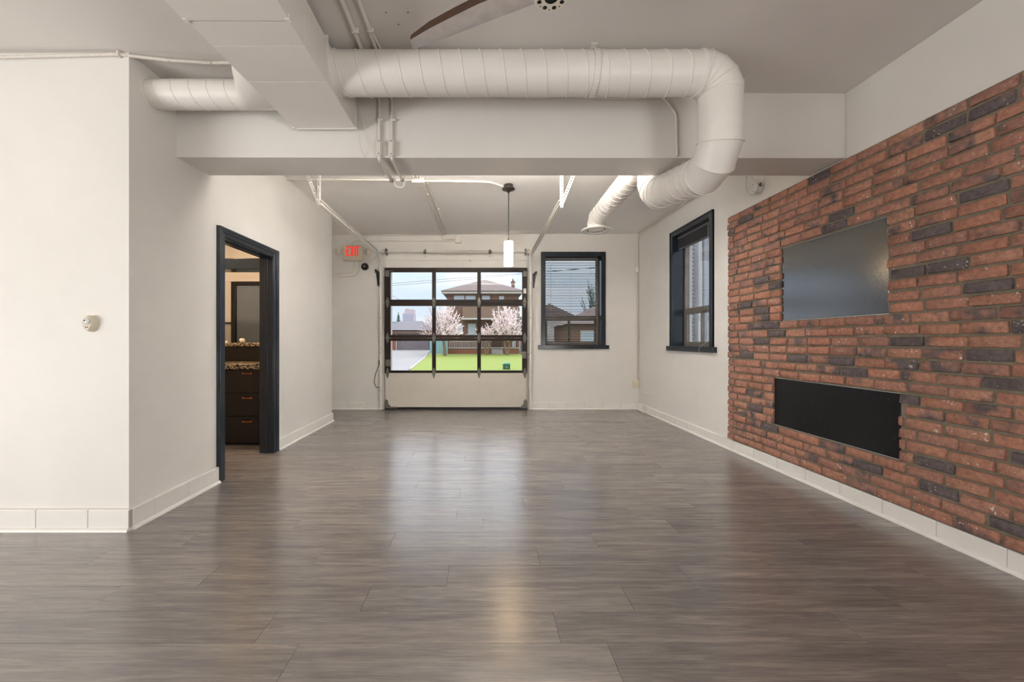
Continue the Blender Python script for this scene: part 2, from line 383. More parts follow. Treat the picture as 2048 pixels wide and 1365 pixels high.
# deep painted beam across the room
b = MB().hexa([(XL-.02,2.864,2.55),(XR,2.953,2.585),(XR,3.27,2.585),(XL-.02,3.222,2.568),(XL-.02,2.864,3.2),(XR,2.953,3.2),(XR,3.27,3.2),(XL-.02,3.222,3.2)])
tag(b.build('beam', M['wall'], bevel=.004), 'deep off-white boxed beam crossing under the ceiling', kind='structure')

def wall_y(name, y0, y1, x0, x1, holes, label, z1=ZT, m='wall'):
    """wall with its faces across Y; holes (xa, xb, za, zb)"""
    b = MB(); cuts = sorted(holes)
    x = x0
    for xa, xb, za, zb in cuts:
        if xa > x: b.box(x, xa, y0, y1, -.02, z1)
        if za > 0: b.box(xa, xb, y0, y1, -.02, za)
        b.box(xa, xb, y0, y1, zb, z1); x = xb
    b.box(x, x1, y0, y1, -.02, z1)
    return tag(b.build(name, M[m], smooth=False, origin=Vector((0,0,0))), label, kind='structure')
def wall_x(name, x0, x1, y0, y1, holes, label, z1=ZT, m='wall'):
    b = MB(); y = y0
    for ya, yb, za, zb in sorted(holes):
        if ya > y: b.box(x0, x1, y, ya, -.02, z1)
        if za > 0: b.box(x0, x1, ya, yb, -.02, za)
        b.box(x0, x1, ya, yb, zb, z1); y = yb
    b.box(x0, x1, y, y1, -.02, z1)
    return tag(b.build(name, M[m], smooth=False, origin=Vector((0,0,0))), label, kind='structure')
DOORX0, DOORX1, DOORZ = -1.63, .76, 2.46
W1 = (1.12, 2.10, 1.125, 2.69)         # window opening in the back wall x0,x1,z0,z1
W2 = (4.70, 5.60, 1.125, 2.69)         # window opening in the right wall y0,y1,z0,z1
D1 = (3.386, 4.17, 2.09)
wall_y('wall_back', YB, YB+.27, XS-.2, XR+.3, [(DOORX0, DOORX1, 0, DOORZ), (W1[0]-.016, W1[1]+.016, W1[2]-.016, W1[3]+.016)], 'off-white back wall around the glazed sectional door')
wall_right = wall_x('wall_right', XR, XR+.27, YR-.2, YB, [(-3.7, -.7, .03, 1.25), (W2[0]-.016, W2[1]+.016, W2[2]-.016, W2[3]+.016)], 'off-white right wall carrying the red brick veneer')  # low opening behind the viewer is invented for the right fill light
wall_x('wall_left', XL-.13, XL, YF+.13, YE, [(D1[0]-.021, D1[1]+.021, 0, D1[2]+.021)], 'off-white left wall with the navy doorway')
wall_y('wall_front', YF, YF+.13, XS, XL, [], 'off-white wall facing the viewer left of the corner')
wall_x('wall_side', XS-.2, XS, YR-.2, YB+.27, [(-4.0, .3, .03, 1.25)], 'far side wall beyond the bar room')  # opening invented for the left fill light, out of view
tag(MB().box(-2.93, -2.83, 5.33, YB, -.02, ZT).box(-2.93, XL-.13, 5.74, YE-.002, -.02, ZT).build('wall_bulb_shield', M['wall'], smooth=False), 'added partition behind the left wall blocking light from the bar room', kind='structure')  # unseen partition added to keep the bar bulb's glow off the back wall
wall_y('wall_rear', YR-.2, YR, XS, XR, [], 'plain rear wall behind the viewer')

# ---------------------------------------------------- brick veneer on the right wall
BX, Z0, CO = 2.73, .12, .0744        # veneer face, first bed, course height
UP = (2.629, 3.567, 17, 26); LO = (2.553, 3.659, 4, 10)     # recess y0,y1, first course, end course
YFAR, YNEAR = 4.328, .9
mb = MB()
def mort(y0, y1, z0, z1):
    if y1 > y0: mb.box(BX+.0135, XR+.01, y0, y1, z0, z1)
zz = [Z0, Z0+CO*LO[2], Z0+CO*LO[3], Z0+CO*UP[2], Z0+CO*UP[3], Z0+CO*33]
mort(YNEAR, YFAR-.006, zz[0], zz[1]-.004); mort(YNEAR, YFAR-.006, zz[2]-.006, zz[3]-.004); mort(YNEAR, YFAR-.006, zz[4]-.006, zz[5]-.004)
mort(YNEAR, LO[0]-.004, zz[1]-.004, zz[2]-.006); mort(LO[1]+.004, YFAR-.006, zz[1]-.004, zz[2]-.006)
mort(YNEAR, UP[0]-.004, zz[3]-.004, zz[4]-.006); mort(UP[1]+.004, YFAR-.006, zz[3]-.004, zz[4]-.006)
mb.build('mortar', M['mortar'], wall_right, smooth=False)
import bmesh
def brick_variant(seed, L=.203, H=.0595, T=.036):
    r = random.Random(seed); bm = bmesh.new()
    bmesh.ops.create_cube(bm, size=1)
    for v in bm.verts: v.co = Vector((v.co.x*T, v.co.y*L, v.co.z*H))
    bmesh.ops.bevel(bm, geom=bm.edges[:], offset=.0055, segments=1, affect='EDGES', profile=.6)
    for v in bm.verts:
        k = 1 if v.co.x < 0 else .3
        v.co += Vector((r.uniform(-.0022, .0022)*k, r.uniform(-.004, .004), r.uniform(-.0022, .0022)))
    me = bpy.data.meshes.new('brick'); bm.to_mesh(me); bm.free(); me.materials.append(M['brick'])
    me.polygons.foreach_set('use_smooth', [True]*len(me.polygons)); me.set_sharp_from_angle(angle=math.radians(60))
    return me
bvar = [brick_variant(i) for i in range(12)]
specs = []
for k_ in range(33):
    zc_ = Z0+CO*(k_+.5)-.002; y1 = YFAR+R.uniform(-.008, .006)
    first = .203*R.choice([.38, .45, .9, .8]) if k_ % 2 else .203*R.choice([.75, .9, .95, .5])
    L = first
    while y1-L > YNEAR:
        ya, yb = y1-L, y1
        gap = R.uniform(.011, .019); nxt = y1-L-gap
        iv = [(ya, yb)]
        for hole in (UP, LO):
            if hole[2] <= k_ < hole[3]:
                new = []
                for a_, b_ in iv:
                    if b_ <= hole[0] or a_ >= hole[1]: new.append((a_, b_)); continue
                    if a_ < hole[0]: new.append((a_, hole[0]+R.uniform(-.004, .005)))
                    if b_ > hole[1]: new.append((hole[1]+R.uniform(-.005, .004), b_))
                iv = new
        for a_, b_ in iv:
            if b_-a_ > .022: specs.append((a_, b_, zc_, k_))
        y1 = nxt; L = .203*R.uniform(.95, 1.02)
def px_area(sp):
    a_, b_, z, k_ = sp
    if b_ < 1.97: return 0
    return (1/max(a_, 1.97)-1/b_)*CO/((a_+b_)/2)
specs.sort(key=px_area, reverse=True)
rest = MB()
for i, (a_, b_, z, k_) in enumerate(specs):
    rr = R.random()
    tint = R.uniform(-.5, -.2) if rr < .52 else (R.uniform(-.2, .25) if rr < .87 else R.uniform(.6, 1.2))
    me = R.choice(bvar); loc = Vector((BX+.018+R.uniform(-.004, .004), (a_+b_)/2, z+R.uniform(-.0025, .0025)))
    rot = (R.uniform(-.02, .02)*min(1, .1/(b_-a_)), R.uniform(-.03, .03), R.uniform(-.014, .014))
    if i < 300:
        ob = link('brick', me, loc, wall_right, rot=rot, scale=(1, (b_-a_)/.203, R.uniform(.96, 1.05)))
        ob['tint'] = tint
    else:
        mt = Matrix.Translation(loc) @ Matrix.Diagonal((1, (b_-a_)/.203, 1, 1))
        rest.add([mt @ v.co for v in me.vertices], [list(p.vertices) for p in me.polygons])
ro = rest.build('brick_remainder', M['brick'], wall_right, smooth=False)
ro['kind'] = 'stuff'; ro['tint'] = .05
# two black boards set into the recesses
def board(name, hole, depth, m, label):
    y0, y1 = hole[0]+.002, hole[1]-.002; z0, z1 = Z0+CO*hole[2]+.003, Z0+CO*hole[3]-.012
    o = MB().box(BX+depth, BX+depth+.010, y0, y1, z0, z1).build(name, M[m], bevel=.002)
    return tag(o, label, 'panel')
o = board('black_board', UP, .018, 'panel_gloss', 'glossy black board in the upper recess of the brick wall')
board('black_board', LO, .018, 'panel_satin', 'long low black board in the brick wall just above the floor')

# ---------------------------------------------------- base tiles and shoe moulding
def tile_run(name, a, b, joints, h, nrm, label):
    """a,b floor points along the wall face, nrm towards the room; joints = distances from a"""
    a, b = Vector(a), Vector(b); d = (b-a); Lg = d.length; d.normalize(); n = Vector(nrm)
    ang = math.atan2(d.y, d.x)
    s_ = MB()
    prof = [(0, 0), (.040, 0), (.040, .006), (.036, .016), (.027, .022), (0, .022)]
    s_.prism([a+n*q[0]+Vector((0,0,q[1])) for q in prof], d*Lg)
    base = tag(s_.build(name, M['white']), label, kind='structure')
    js = [0]+[j for j in joints if .02 < j < Lg-.02]+[Lg]
    for p, q in zip(js[:-1], js[1:]):
        t_ = MB(); A = a+d*(p+.0018); B = a+d*(q-.0018)
        t_.prism([A+Vector((0,0,.02)), A+n*.024+Vector((0,0,.02)), A+n*.024+Vector((0,0,h-.005)), A+n*.018+Vector((0,0,h)), A+Vector((0,0,h))], B-A)
        t_.build('tile', M['white'], base, bevel=.0025)
    g = MB(); g.prism([a+Vector((0,0,.02)), a+n*.021+Vector((0,0,.02)), a+n*.021+Vector((0,0,h-.006)), a+Vector((0,0,h-.006))], d*Lg)
    g.build('grout', M['grout'], base, smooth=False)
    return base
tile_run('baseboard_right', (XR, YB, 0), (XR, .5, 0), [YB-(2.664+.316*i) for i in range(13, -7, -1)], .116, (-1,0,0), 'white tile baseboard under the brick veneer and right wall')
tile_run('baseboard_left', (XL, YF, 0), (XL, 3.297, 0), [.055+.113, .168+.31, .168+.62], .137, (1,0,0), 'white tile baseboard between the corner and the navy doorway')
tile_run('baseboard_left', (XL, 4.262, 0), (XL, YE, 0), [.33, .66, .99, 1.30], .125, (1,0,0), 'white tile baseboard beyond the navy doorway on the left wall')
tile_run('baseboard_front', (XL+.02, YF, 0), (-4.2, YF, 0), [.258, .258+.328, .914, 1.24, 1.57], .137, (0,-1,0), 'white tile baseboard on the wall facing the viewer')
tile_run('baseboard_back', (-3.6, YB, 0), (-1.74, YB, 0), [.316*i for i in range(1, 6)], .125, (0,-1,0), 'white tile baseboard left of the sectional door')
tile_run('baseboard_back', (.86, YB, 0), (XR, YB, 0), [.316*i for i in range(1, 6)], .125, (0,-1,0), 'white tile baseboard right of the sectional door')

# ---------------------------------------------------- navy doorway in the left wall
dj = MB(); y0, y1, zh = D1
dj.box(XL-.135, XL+.004, y0-.02, y0, 0, zh+.02); dj.box(XL-.135, XL+.004, y1, y1+.02, 0, zh+.02); dj.box(XL-.135, XL+.004, y0, y1, zh, zh+.02)
door1 = tag(dj.build('door_1', M['navy'], bevel=.002), 'navy painted doorway in the left wall opening on the bar room', kind='structure')
st = MB(); st.box(XL-.075, XL-.04, y0, y0+.012, 0, zh); st.box(XL-.075, XL-.04, y1-.012, y1, 0, zh); st.box(XL-.075, XL-.04, y0, y1, zh-.012, zh)
st.build('door_stop', M['navy'], door1, bevel=.002)
steps = [(0, .092, .012), (.008, .080, .020), (.046, .082, .028), (.066, .090, .033)]   # from, to across the casing, depth
def casing_vert(ye, sgn, ztop):
    m_ = MB()
    for a_, b_, dp in steps:
        ya, yb = ye+sgn*(a_), ye+sgn*b_
        m_.box(XL-.002, XL+dp, ya, yb, 0, ztop+b_)
    m_.build('casing', M['navy'], door1, bevel=.003)
casing_vert(y0, -1, zh); casing_vert(y1, 1, zh)
m_ = MB()
for a_, b_, dp in steps: m_.box(XL-.002, XL+dp-.0005, y0-a_, y1+a_, zh+a_, zh+b_)
m_.build('casing', M['navy'], door1, bevel=.003)

# ---------------------------------------------------- windows with navy casings
def window_frame(tr, name, w, h, z0, depth, label):
    """tr(u, d, z): u along the wall (0..w), d into the wall, z up"""
    def bx(m, u0, u1, d0, d1, za, zb):
        p = [tr(u0,d0,za), tr(u1,d0,za), tr(u1,d1,za), tr(u0,d1,za), tr(u0,d0,zb), tr(u1,d0,zb), tr(u1,d1,zb), tr(u0,d1,zb)]
        if (p[1]-p[0]).cross(p[3]-p[0]).z < 0: p = [p[0],p[3],p[2],p[1],p[4],p[7],p[6],p[5]]
        m.hexa(p)
    z1 = z0+h; cw = .075
    j = MB()
    bx(j, -.015, 0, 0, depth, z0, z1); bx(j, w, w+.015, 0, depth, z0, z1); bx(j, -.015, w+.015, 0, depth, z1, z1+.015); bx(j, -.015, w+.015, 0, depth, z0-.015, z0)
    win = tag(j.build(name, M['navy'], bevel=.002), label, kind='structure')
    for u0, u1, za, zb in ((-cw, 0, z0, z1+cw), (w, w+cw, z0, z1+cw), (0, w, z1, z1+cw)):
        c_ = MB(); bx(c_, u0, u1, -.02, .002, za, zb)
        if u1-u0 < .1: bx(c_, u0 if u0 < 0 else u1-.02, u0+.02 if u0 < 0 else u1, -.028, .002, za, zb)
        else: bx(c_, u0-cw, u1+cw, -.028, .002, zb-.02, zb)
        c_.build('casing', M['navy'], win, bevel=.003)
    s_ = MB(); bx(s_, -cw-.055, w+cw+.055, -.05, .01, z0-.065, z0+.003); s_.build('sill', M['navy'], win, bevel=.004)
    d0, d1 = depth-.07, depth-.01; zm = z0+.505
    f = MB(); fw = .035
    bx(f, 0, fw, d0, d1, z0, z1); bx(f, w-fw, w, d0, d1, z0, z1); bx(f, fw, w-fw, d0, d1, z1-fw, z1); bx(f, fw, w-fw, d0, d1, z0, z0+fw); bx(f, fw, w-fw, d0, d1, zm-.03, zm+.03)
    fr = f.build('sash_frame', M['alu'], win, bevel=.002)
    sl = MB(); md = w*.47
    for u0, u1, dd in ((fw, md+.02, d0+.004), (md-.02, w-fw, d0+.028)):
        t_ = .028
        bx(sl, u0, u0+t_, dd, dd+.02, z0+fw, zm-.03); bx(sl, u1-t_, u1, dd, dd+.02, z0+fw, zm-.03); bx(sl, u0+t_, u1-t_, dd, dd+.02, zm-.03-t_, zm-.03); bx(sl, u0+t_, u1-t_, dd, dd+.02, z0+fw, z0+fw+t_)
    sl.build('sliding_sash', M['alu'], win, bevel=.0015)
    for u0, u1, za, zb, dd in ((fw, w-fw, zm+.03, z1-fw, d0+.03), (fw+.028, md-.008, z0+fw+.028, zm-.058, d0+.012), (md+.008, w-fw-.028, z0+fw+.028, zm-.058, d0+.036)):
        g = MB(); bx(g, u0, u1, dd, dd+.004, za, zb); g.build('pane', M['glass'], win, smooth=False)
    return bx
w1 = W1[1]-W1[0]
bx1 = window_frame(lambda u, d, z: Vector((W1[0]+u, YB+d, z)), 'window_1', w1, W1[3]-W1[2], W1[2], .24, 'navy framed window with closed mini blind in the back wall')
bx2 = window_frame(lambda u, d, z: Vector((XR+d, W2[1]-u, z)), 'window_2', W2[1]-W2[0], W2[3]-W2[2], W2[2], .22, 'navy framed window with raised blind in the right wall')

# mini blind over the back window
bl = empty('window_blind', (1.6, YB+.11, 1.15), 'lowered grey horizontal mini blind in the back window', 'blind')
BXa, BXb, BY = 1.135, 2.052, YB+.115
MB().box(BXa, BXb, BY-.02, BY+.02, 2.645, 2.685).build('head_rail', M['blind'], bl, bevel=.002)
sm = MB(); ta = math.radians(-24)
L_ = BXb-BXa
pts = [(-.0125, 0), (0, .0022), (.0125, 0)]
vs = []
for x in (-L_/2, L_/2):
    for s__ in (1, -1):
        for d_, h_ in pts:
            yy = d_; hh = h_+s__*.0004
            vs.append((x, yy*math.cos(ta)-hh*math.sin(ta), yy*math.sin(ta)+hh*math.cos(ta)))
sm.add(vs, [(0,1,7,6),(1,2,8,7),(4,3,9,10),(5,4,10,11),(3,0,6,9),(2,5,11,8),(0,3,4,1),(1,4,5,2),(6,7,10,9),(7,8,11,10)])
slat_me = sm.mesh('slat', M['blind'])
nsl = 52
for i in range(nsl):
    link('slat', slat_me, ((BXa+BXb)/2, BY, 2.635-i*.0282), bl, rot=(R.uniform(-.05, .05), R.uniform(-.0012, .0012), 0))
MB().box(BXa, BXb, BY-.013, BY+.013, 1.145, 1.16).build('bottom_rail', M['blind'], bl, bevel=.003)
for x in (BXa+.11, (BXa+BXb)/2, BXb-.11):
    MB().tube([(x, BY-.014, 2.65), (x, BY-.014, 1.155)], .0009, 5).build('ladder_cord', M['blind'], bl)
MB().tube([(BXa+.09, BY-.024, 2.65), (BXa+.095, BY-.03, 1.75)], .003, 6).build('tilt_wand', M['white'], bl)
# raised blind in the side window
b2 = empty('window_blind', (XR+.08, 5.15, 2.5), 'raised grey blind bunched at the top of the side window', 'blind')
MB().box(XR+.05, XR+.09, W2[0]+.015, W2[1]-.015, 2.648, 2.686).build('head_rail', M['blind'], b2, bevel=.002)
sm2 = MB().box(-.0125, .0125, -(W2[1]-W2[0])/2+.02, (W2[1]-W2[0])/2-.02, 0, .0009).mesh('slat', M['blind'], smooth=False)
for i in range(30):
    link('slat', sm2, (XR+.07+R.uniform(-.002, .002), (W2[0]+W2[1])/2, 2.642-.0042*i), b2, rot=(R.uniform(-.004, .004), R.uniform(-.06, .06), R.uniform(-.003, .003)))
MB().box(XR+.056, XR+.084, W2[0]+.02, W2[1]-.02, 2.495, 2.515).build('bottom_rail', M['blind'], b2, bevel=.003)
cdp = [(XR+.045, 4.83, 2.65), (XR+.04, 4.83, 1.2), (XR-.06, 4.84, 1.12), (XR-.062, 4.845, .95), (XR-.05, 4.85, .25)]
MB().tube(fillet(cdp, .04, 4), .0012, 5).build('pull_cord', M['white'], b2)

# ------------------------------------------------------------------ rectangular supply duct
rd = empty('rectangular_duct', (-1.15, 1.5, 2.75), 'large white rectangular sheet metal duct hanging below the ceiling', 'duct')
DZ0, DZ1 = 2.75, 3.0
def xl(y): return -1.424+(y-1.889)*.0635
def xr(y): return -.932+(y-1.889)*.0156
ys = [.55, 1.20, 1.885]
for a_, b_ in zip(ys[:-1], ys[1:]):
    MB().hexa([(-1.436,a_+.002,DZ0-.004),(-.925,a_+.002,DZ0-.004),(-.925,b_-.003,DZ0-.004),(-1.436,b_-.003,DZ0-.004),(-1.436,a_+.002,DZ1),(-.925,a_+.002,DZ1),(-.925,b_-.003,DZ1),(-1.436,b_-.003,DZ1)]).build('duct_section', M['duct'], rd, bevel=.0008)
ys = [1.889, 2.046, 2.329, 2.85]
for a_, b_ in zip(ys[:-1], ys[1:]):
    a2, b2_ = a_+.0015, b_-.0015
    MB().hexa([(xl(a2),a2,DZ0),(xr(a2),a2,DZ0),(xr(b2_),b2_,DZ0),(xl(b2_),b2_,DZ0),(xl(a2),a2,DZ1),(xr(a2),a2,DZ1),(xr(b2_),b2_,DZ1),(xl(b2_),b2_,DZ1)]).build('duct_section', M['duct'], rd, bevel=.0008)
MB().hexa([(xl(1.8)+.012,1.80,DZ0+.003),(xr(1.8)-.012,1.80,DZ0+.012),(xr(2.8)-.003,2.845,DZ0+.003),(xl(2.8)+.003,2.845,DZ0+.003),(xl(1.8)+.012,1.80,DZ1-.01),(xr(1.8)-.012,1.80,DZ1-.01),(xr(2.8)-.012,2.845,DZ1-.01),(xl(2.8)+.012,2.845,DZ1-.01)]).build('joint_gasket', M['darkjoint'], rd)
for y_ in (1.889, 2.85):
    for x_ in (xl(y_)+.0, xr(y_)-.0):
        MB().box(x_-.012, x_+.012, y_-.022, y_+.004, DZ0-.006, DZ0+.02).build('corner_clip', M['duct'], rd, bevel=.002)
MB().box(xr(2.85)-.002, xr(2.85)+.006, 2.838, 2.852, DZ0, DZ1).build('end_flange', M['duct'], rd, bevel=.001)
MB().box(xl(2.85), xr(2.85), 2.838, 2.853, DZ0-.005, DZ0+.004).build('end_flange', M['duct'], rd, bevel=.001)
MB().box(xr(1.3)+.004, xr(1.3)+.016, .6, 2.45, DZ1-.006, DZ1+.003).build('top_flange', M['duct'], rd, bevel=.001)
for y_ in (1.35, 2.35):
    for x_ in (xl(y_)+.01, xr(y_)-.01):
        MB().box(x_-.012, x_+.012, y_-.002, y_+.002, DZ1-.05, zc(x_)+.002).build('hanger_strap', M['duct'], rd)

# short round branch from the left wall into the rectangular duct
lb = empty('round_branch_duct', (-1.9, 2.66, 2.79), 'short white round duct between the left wall and the rectangular duct', 'duct')
LZ, LY, LR = 2.88, 2.66, .092
MB().tube([(XL-.05, LY, LZ), (-1.40, LY, LZ)], LR, 36).build('round_pipe', M['duct'], lb)
MB().tube(helix((XL+.04, LY, LZ), (-1.60, LY, LZ), LR, .118), .0036, 6).build('seam', M['duct'], lb)
MB().lathe((XL-.002, LY, LZ), (1,0,0), [(LR+.001, 0), (LR+.014, 0), (LR+.012, .006), (LR+.001, .01)], 36, cap=False).build('wall_collar', M['duct'], lb)
bt = MB(); n_ = 28; A = []; B = []
for i in range(n_):
    an = 2*PI*i/n_
    cy, sz = math.cos(an), math.sin(an)
    A.append(Vector((-1.385+.0635*.2, 2.44+cy*.31, LZ-.008+sz*.118))); B.append(Vector((-1.60, LY-.02+cy*(LR+.016), LZ+sz*(LR+.010))))
mid_ = [a.lerp(b, .62)+Vector((-.012, 0, 0)) for a, b in zip(A, B)]
bt.add(A+mid_+B, [(i, (i+1) % n_, n_+(i+1) % n_, n_+i) for i in range(n_)]+[(n_+i, n_+(i+1) % n_, 2*n_+(i+1) % n_, 2*n_+i) for i in range(n_)]+[tuple(2*n_+i for i in range(n_))])
bt.build('takeoff_boot', M['duct'], lb, angle=60)

# big spiral duct: along the beam, down, under the beam, up and back to the diffuser
sp = empty('spiral_duct', (.3, 2.48, 2.77), 'long white spiral round duct with elbows running under the ceiling', 'duct')
r1 = .127; VX, VY, VZ = 1.517, 2.48, 2.90
c0 = Vector((xr(2.48)-.004, VY, VZ)); c1 = Vector((VX, VY, VZ)); c2 = Vector((VX, VY, 2.30)); c3 = Vector((1.495, 3.40, 2.475)); c4 = Vector((1.495, 3.40, 2.845)); c5 = Vector((1.50, 5.10, 2.80)); c6 = Vector((1.50, 5.10, 2.66))
def along(a, b, t): return a+(b-a).normalized()*t
e1a, e1b = along(c1, c0, .145), along(c1, c2, .145)
e2a, e2b = along(c2, c1, .22), along(c2, c3, .235)
e3a, e3b = along(c3, c2, .15), along(c3, c4, .15)
e4a, e4b = along(c4, c3, .15), along(c4, c5, .15)
e5a = along(c5, c4, .12)
def pipe(a, b, r, seam=.127, ph=0, inset=.01):
    MB().tube([a, b], r, 40).build('round_pipe', M['duct'], sp)
    if seam:
        d = (b-a).normalized()
        MB().tube(helix(a+d*inset, b-d*inset, r, seam, 24, ph), .0044, 6).build('seam', M['duct'], sp)
def elbow(a, corner, b, r, seg):
    d1 = (a-corner).normalized(); d2 = (b-corner).normalized()
    t = (a-corner).length; ang = d1.angle(d2); R_ = t*math.tan(ang/2)
    ctr = corner+(d1+d2).normalized()*(R_/math.sin(ang/2))
    v0 = a-ctr; tot = v0.angle(b-ctr); ax = v0.cross(b-ctr).normalized()
    # gores: the straight pieces of a lobster back elbow meet on mitred rings
    Rm = R_/math.cos(tot/(2*seg)) if seg > 1 else R_
    pts = [a]+[ctr+Matrix.Rotation(tot*(k+.5)/seg, 3, ax) @ (v0.normalized()*Rm) for k in range(seg)]+[b]
    n = 40; m = MB(); m.tube(pts, r+.002, n)
    o = m.build('elbow', M['duct'], sp, angle=12)
    for p, q, s_ in [(pts[i], pts[i+1], pts[i-1]) for i in range(1, len(pts)-1)]:
        t1 = (p-s_).normalized(); t2 = (q-p).normalized(); nrm = (t1+t2).normalized()
        w = t1.cross(t2).normalized(); u = nrm.cross(w).normalized(); st = 1/max(.5, math.cos(t1.angle(t2)/2))
        ring = [p+u*math.cos(2*PI*k/36)*(r+.003)*st+w*math.sin(2*PI*k/36)*(r+.003) for k in range(37)]
        MB().tube(ring, .003, 5, cap=False).build('gore_seam', M['duct'], sp)
    return o
pipe(c0, e1a, r1, .127); elbow(e1a, c1, e1b, r1, 4); pipe(e1b, e2a, r1, 0); elbow(e2a, c2, e2b, r1, 3); pipe(e2b, e3a, r1, .118, 1)
elbow(e3a, c3, e3b, r1, 3); pipe(e3b, e4a, r1, 0); elbow(e4a, c4, e4b, r1, 3); pipe(e4b, e5a, .112, .105)
elbow(e5a, c5, along(c5, c6, .10), .112, 2)
for p_, d_, r_ in ((c0+Vector((.012,0,0)), (1,0,0), r1), (e1a, (1,0,0), r1), (e2b, e2b-c2, r1), (e3a, c3-c2, r1)):
    MB().lathe(p_, d_, [(r_, -.012), (r_+.006, -.010), (r_+.006, .010), (r_, .012)], 40, cap=False).build('coupling', M['duct'], sp)
MB().lathe(c6+Vector((0,0,.10)), (0,0,-1), [(.112, 0), (.112, .09), (.19, .105), (.195, .115), (.185, .122), (.13, .120), (.12, .10)], 40).build('diffuser_rim', M['white'], sp)
for r_, h_ in ((.10, .116), (.068, .124), (.034, .130)):
    MB().lathe(c6+Vector((0,0,.10)), (0,0,-1), [(r_-.026 if r_ > .05 else .0005, h_+.004), (r_, h_-.006), (r_-.002, h_-.009), (r_-.026 if r_ > .05 else .0005, h_+.001)], 32, cap=False).build('diffuser_cone', M['white'], sp)
MB().lathe(c6+Vector((0,0,.10)), (0,0,-1), [(.119, .1005), (.119, .101)], 32).build('diffuser_throat', M['black'], sp)
hx = .705
ring = [(hx, VY+math.sin(2*PI*k/40)*(r1+.004), VZ+math.cos(2*PI*k/40)*(r1+.004)) for k in range(41)]
hb = MB()
for p_, q_ in zip(ring[:-1], ring[1:]): hb.bar(p_, q_, .034, .003, up=(Vector(p_)-Vector((hx, VY, VZ))))
hb.build('hanger_strap', M['duct'], sp)
MB().box(hx-.017, hx+.017, VY-.003, VY+.003, VZ+r1, zc(hx)+.002).build('hanger_strap', M['duct'], sp)
MB().box(hx-.02, hx+.02, VY-.05, VY+.01, zc(hx)-.004, zc(hx)+.003).build('ceiling_clip', M['duct'], sp)

# ------------------------------------------------------------------ conduits and cables
def conduit(name, pts, r, label, rad=.05, cat='conduit', m='pipe', clips=(), group=None, n=10):
    o = MB().tube(fillet(pts, rad, 5) if len(pts) > 2 else pts, r, n).build(name, M[m], angle=50)
    tag(o, label, cat, group)
    for c_, axis in clips:
        c_ = Vector(c_); g = MB()
        h = r+.0015
        if axis == 'x': g.box(c_.x-.006, c_.x+.006, c_.y-h, c_.y+h, c_.z-h, c_.z+h)
        elif axis == 'y': g.box(c_.x-h, c_.x+h+.014, c_.y-.006, c_.y+.006, c_.z-h, c_.z+h)
        else: g.box(c_.x-h, c_.x+h+.014, c_.y-h, c_.y+h, c_.z-.008, c_.z+.008)
        g.build('clip', M[m], o, bevel=.003)
    return o
def armoured(name, pts, r, label, rad=.1, clips=()):
    path = fillet(pts, rad, 6); out = []
    for a, b in zip(path[:-1], path[1:]):
        k = max(1, int((b-a).length/.006))
        for i in range(k): out.append(a.lerp(b, i/k))
    out.append(path[-1])
    o = MB().tube(out, [r if i % 2 else r*.82 for i in range(len(out))], 8).build(name, M['pipe'], smooth=False)
    tag(o, label, 'cable')
    for c_ in clips:
        c_ = Vector(c_); MB().box(c_.x-.006, c_.x+.006, c_.y-.014, c_.y+.014, c_.z-.016, c_.z+.016).build('clip', M['pipe'], o, bevel=.002)
    return o
def by(x): return 2.864+(x+2.26)*.0178        # front face of the beam
def bz(x): return 2.55+(x+2.26)*.007
for i, (x_, r_, lb_) in enumerate(((-.752, .0135, 'thicker painted conduit running over the beam nearest the rectangular duct'), (-.662, .0115, 'second painted conduit over the beam, on the pendant side'))):
    zt = zc(x_)-r_-.001; yb = by(x_)-r_-.002
    o = conduit('conduit', [(x_, .7, zt), (x_, yb, zt), (x_, yb, 2.668)], r_, lb_, rad=.07, clips=[((x_, yb, 2.83), 'z'), ((x_, 2.30, zt), 'y')])
    cb = MB(); pr = []
    for k in range(24):
        an = 2*PI*k/24
        pr.append((x_+.022*math.cos(an), yb+.012, 2.617+(.038 if math.sin(an) >= 0 else -.038)+.022*math.sin(an)))
    cb.prism(pr, (0, -.034, 0)); cbo = cb.build('conduit_body', M['pipe'], o, bevel=.003)
    pr = [(x_+.014*math.cos(2*PI*k/20), yb-.023, 2.617+(.038 if k < 10 else -.038)+.014*math.sin(2*PI*k/20)) for k in range(20)]
    MB().prism(pr, (0, -.004, 0)).build('body_cover', M['pipe'], cbo, bevel=.001)
    for q in (-.046, .046):
        MB().lathe((x_, yb-.026, 2.617+q), (0,-1,0), [(.004, 0), (.004, .003), (.002, .004)], 10).build('screw', M['steel'], cbo)
    zu = bz(x_)-r_-.003
    MB().tube(fillet([(x_, yb, 2.575), (x_, yb, zu), (x_, 3.292, zu), (x_, 3.292, 2.65)], .028, 5), r_, 12).build('lower_run', M['pipe'], o)
    MB().lathe((x_, 3.24, zu), (0,1,0), [(r_, 0), (r_+.005, .002), (r_+.005, .02), (r_, .022)], 14, cap=False).build('coupling', M['steel'], o)
armoured('armoured_cable', [(-.70, 1.2, 3.03), (-.69, 1.9, 3.035), (-.62, 2.6, 3.035), (-.63, 2.85, 3.03)], .008, 'thin armoured cable crossing the ceiling between the two beam conduits')
armoured('armoured_cable', [(-.62, by(-.6)-.012, 3.03), (.1, by(0)-.012, 3.018), (.45, by(.4)-.012, 3.012), (.6, by(.6)-.012, 3.03), (.95, by(1)-.012, 3.012), (1.36, by(1.36)-.012, 3.026), (1.455, by(1.45)-.012, 2.9), (1.462, by(1.46)-.012, 2.585)], .009, 'armoured cable along the top of the beam behind the spiral duct', rad=.09, clips=[(.6, by(.6)-.012, 3.03), (1.36, by(1.36)-.012, 3.026)])
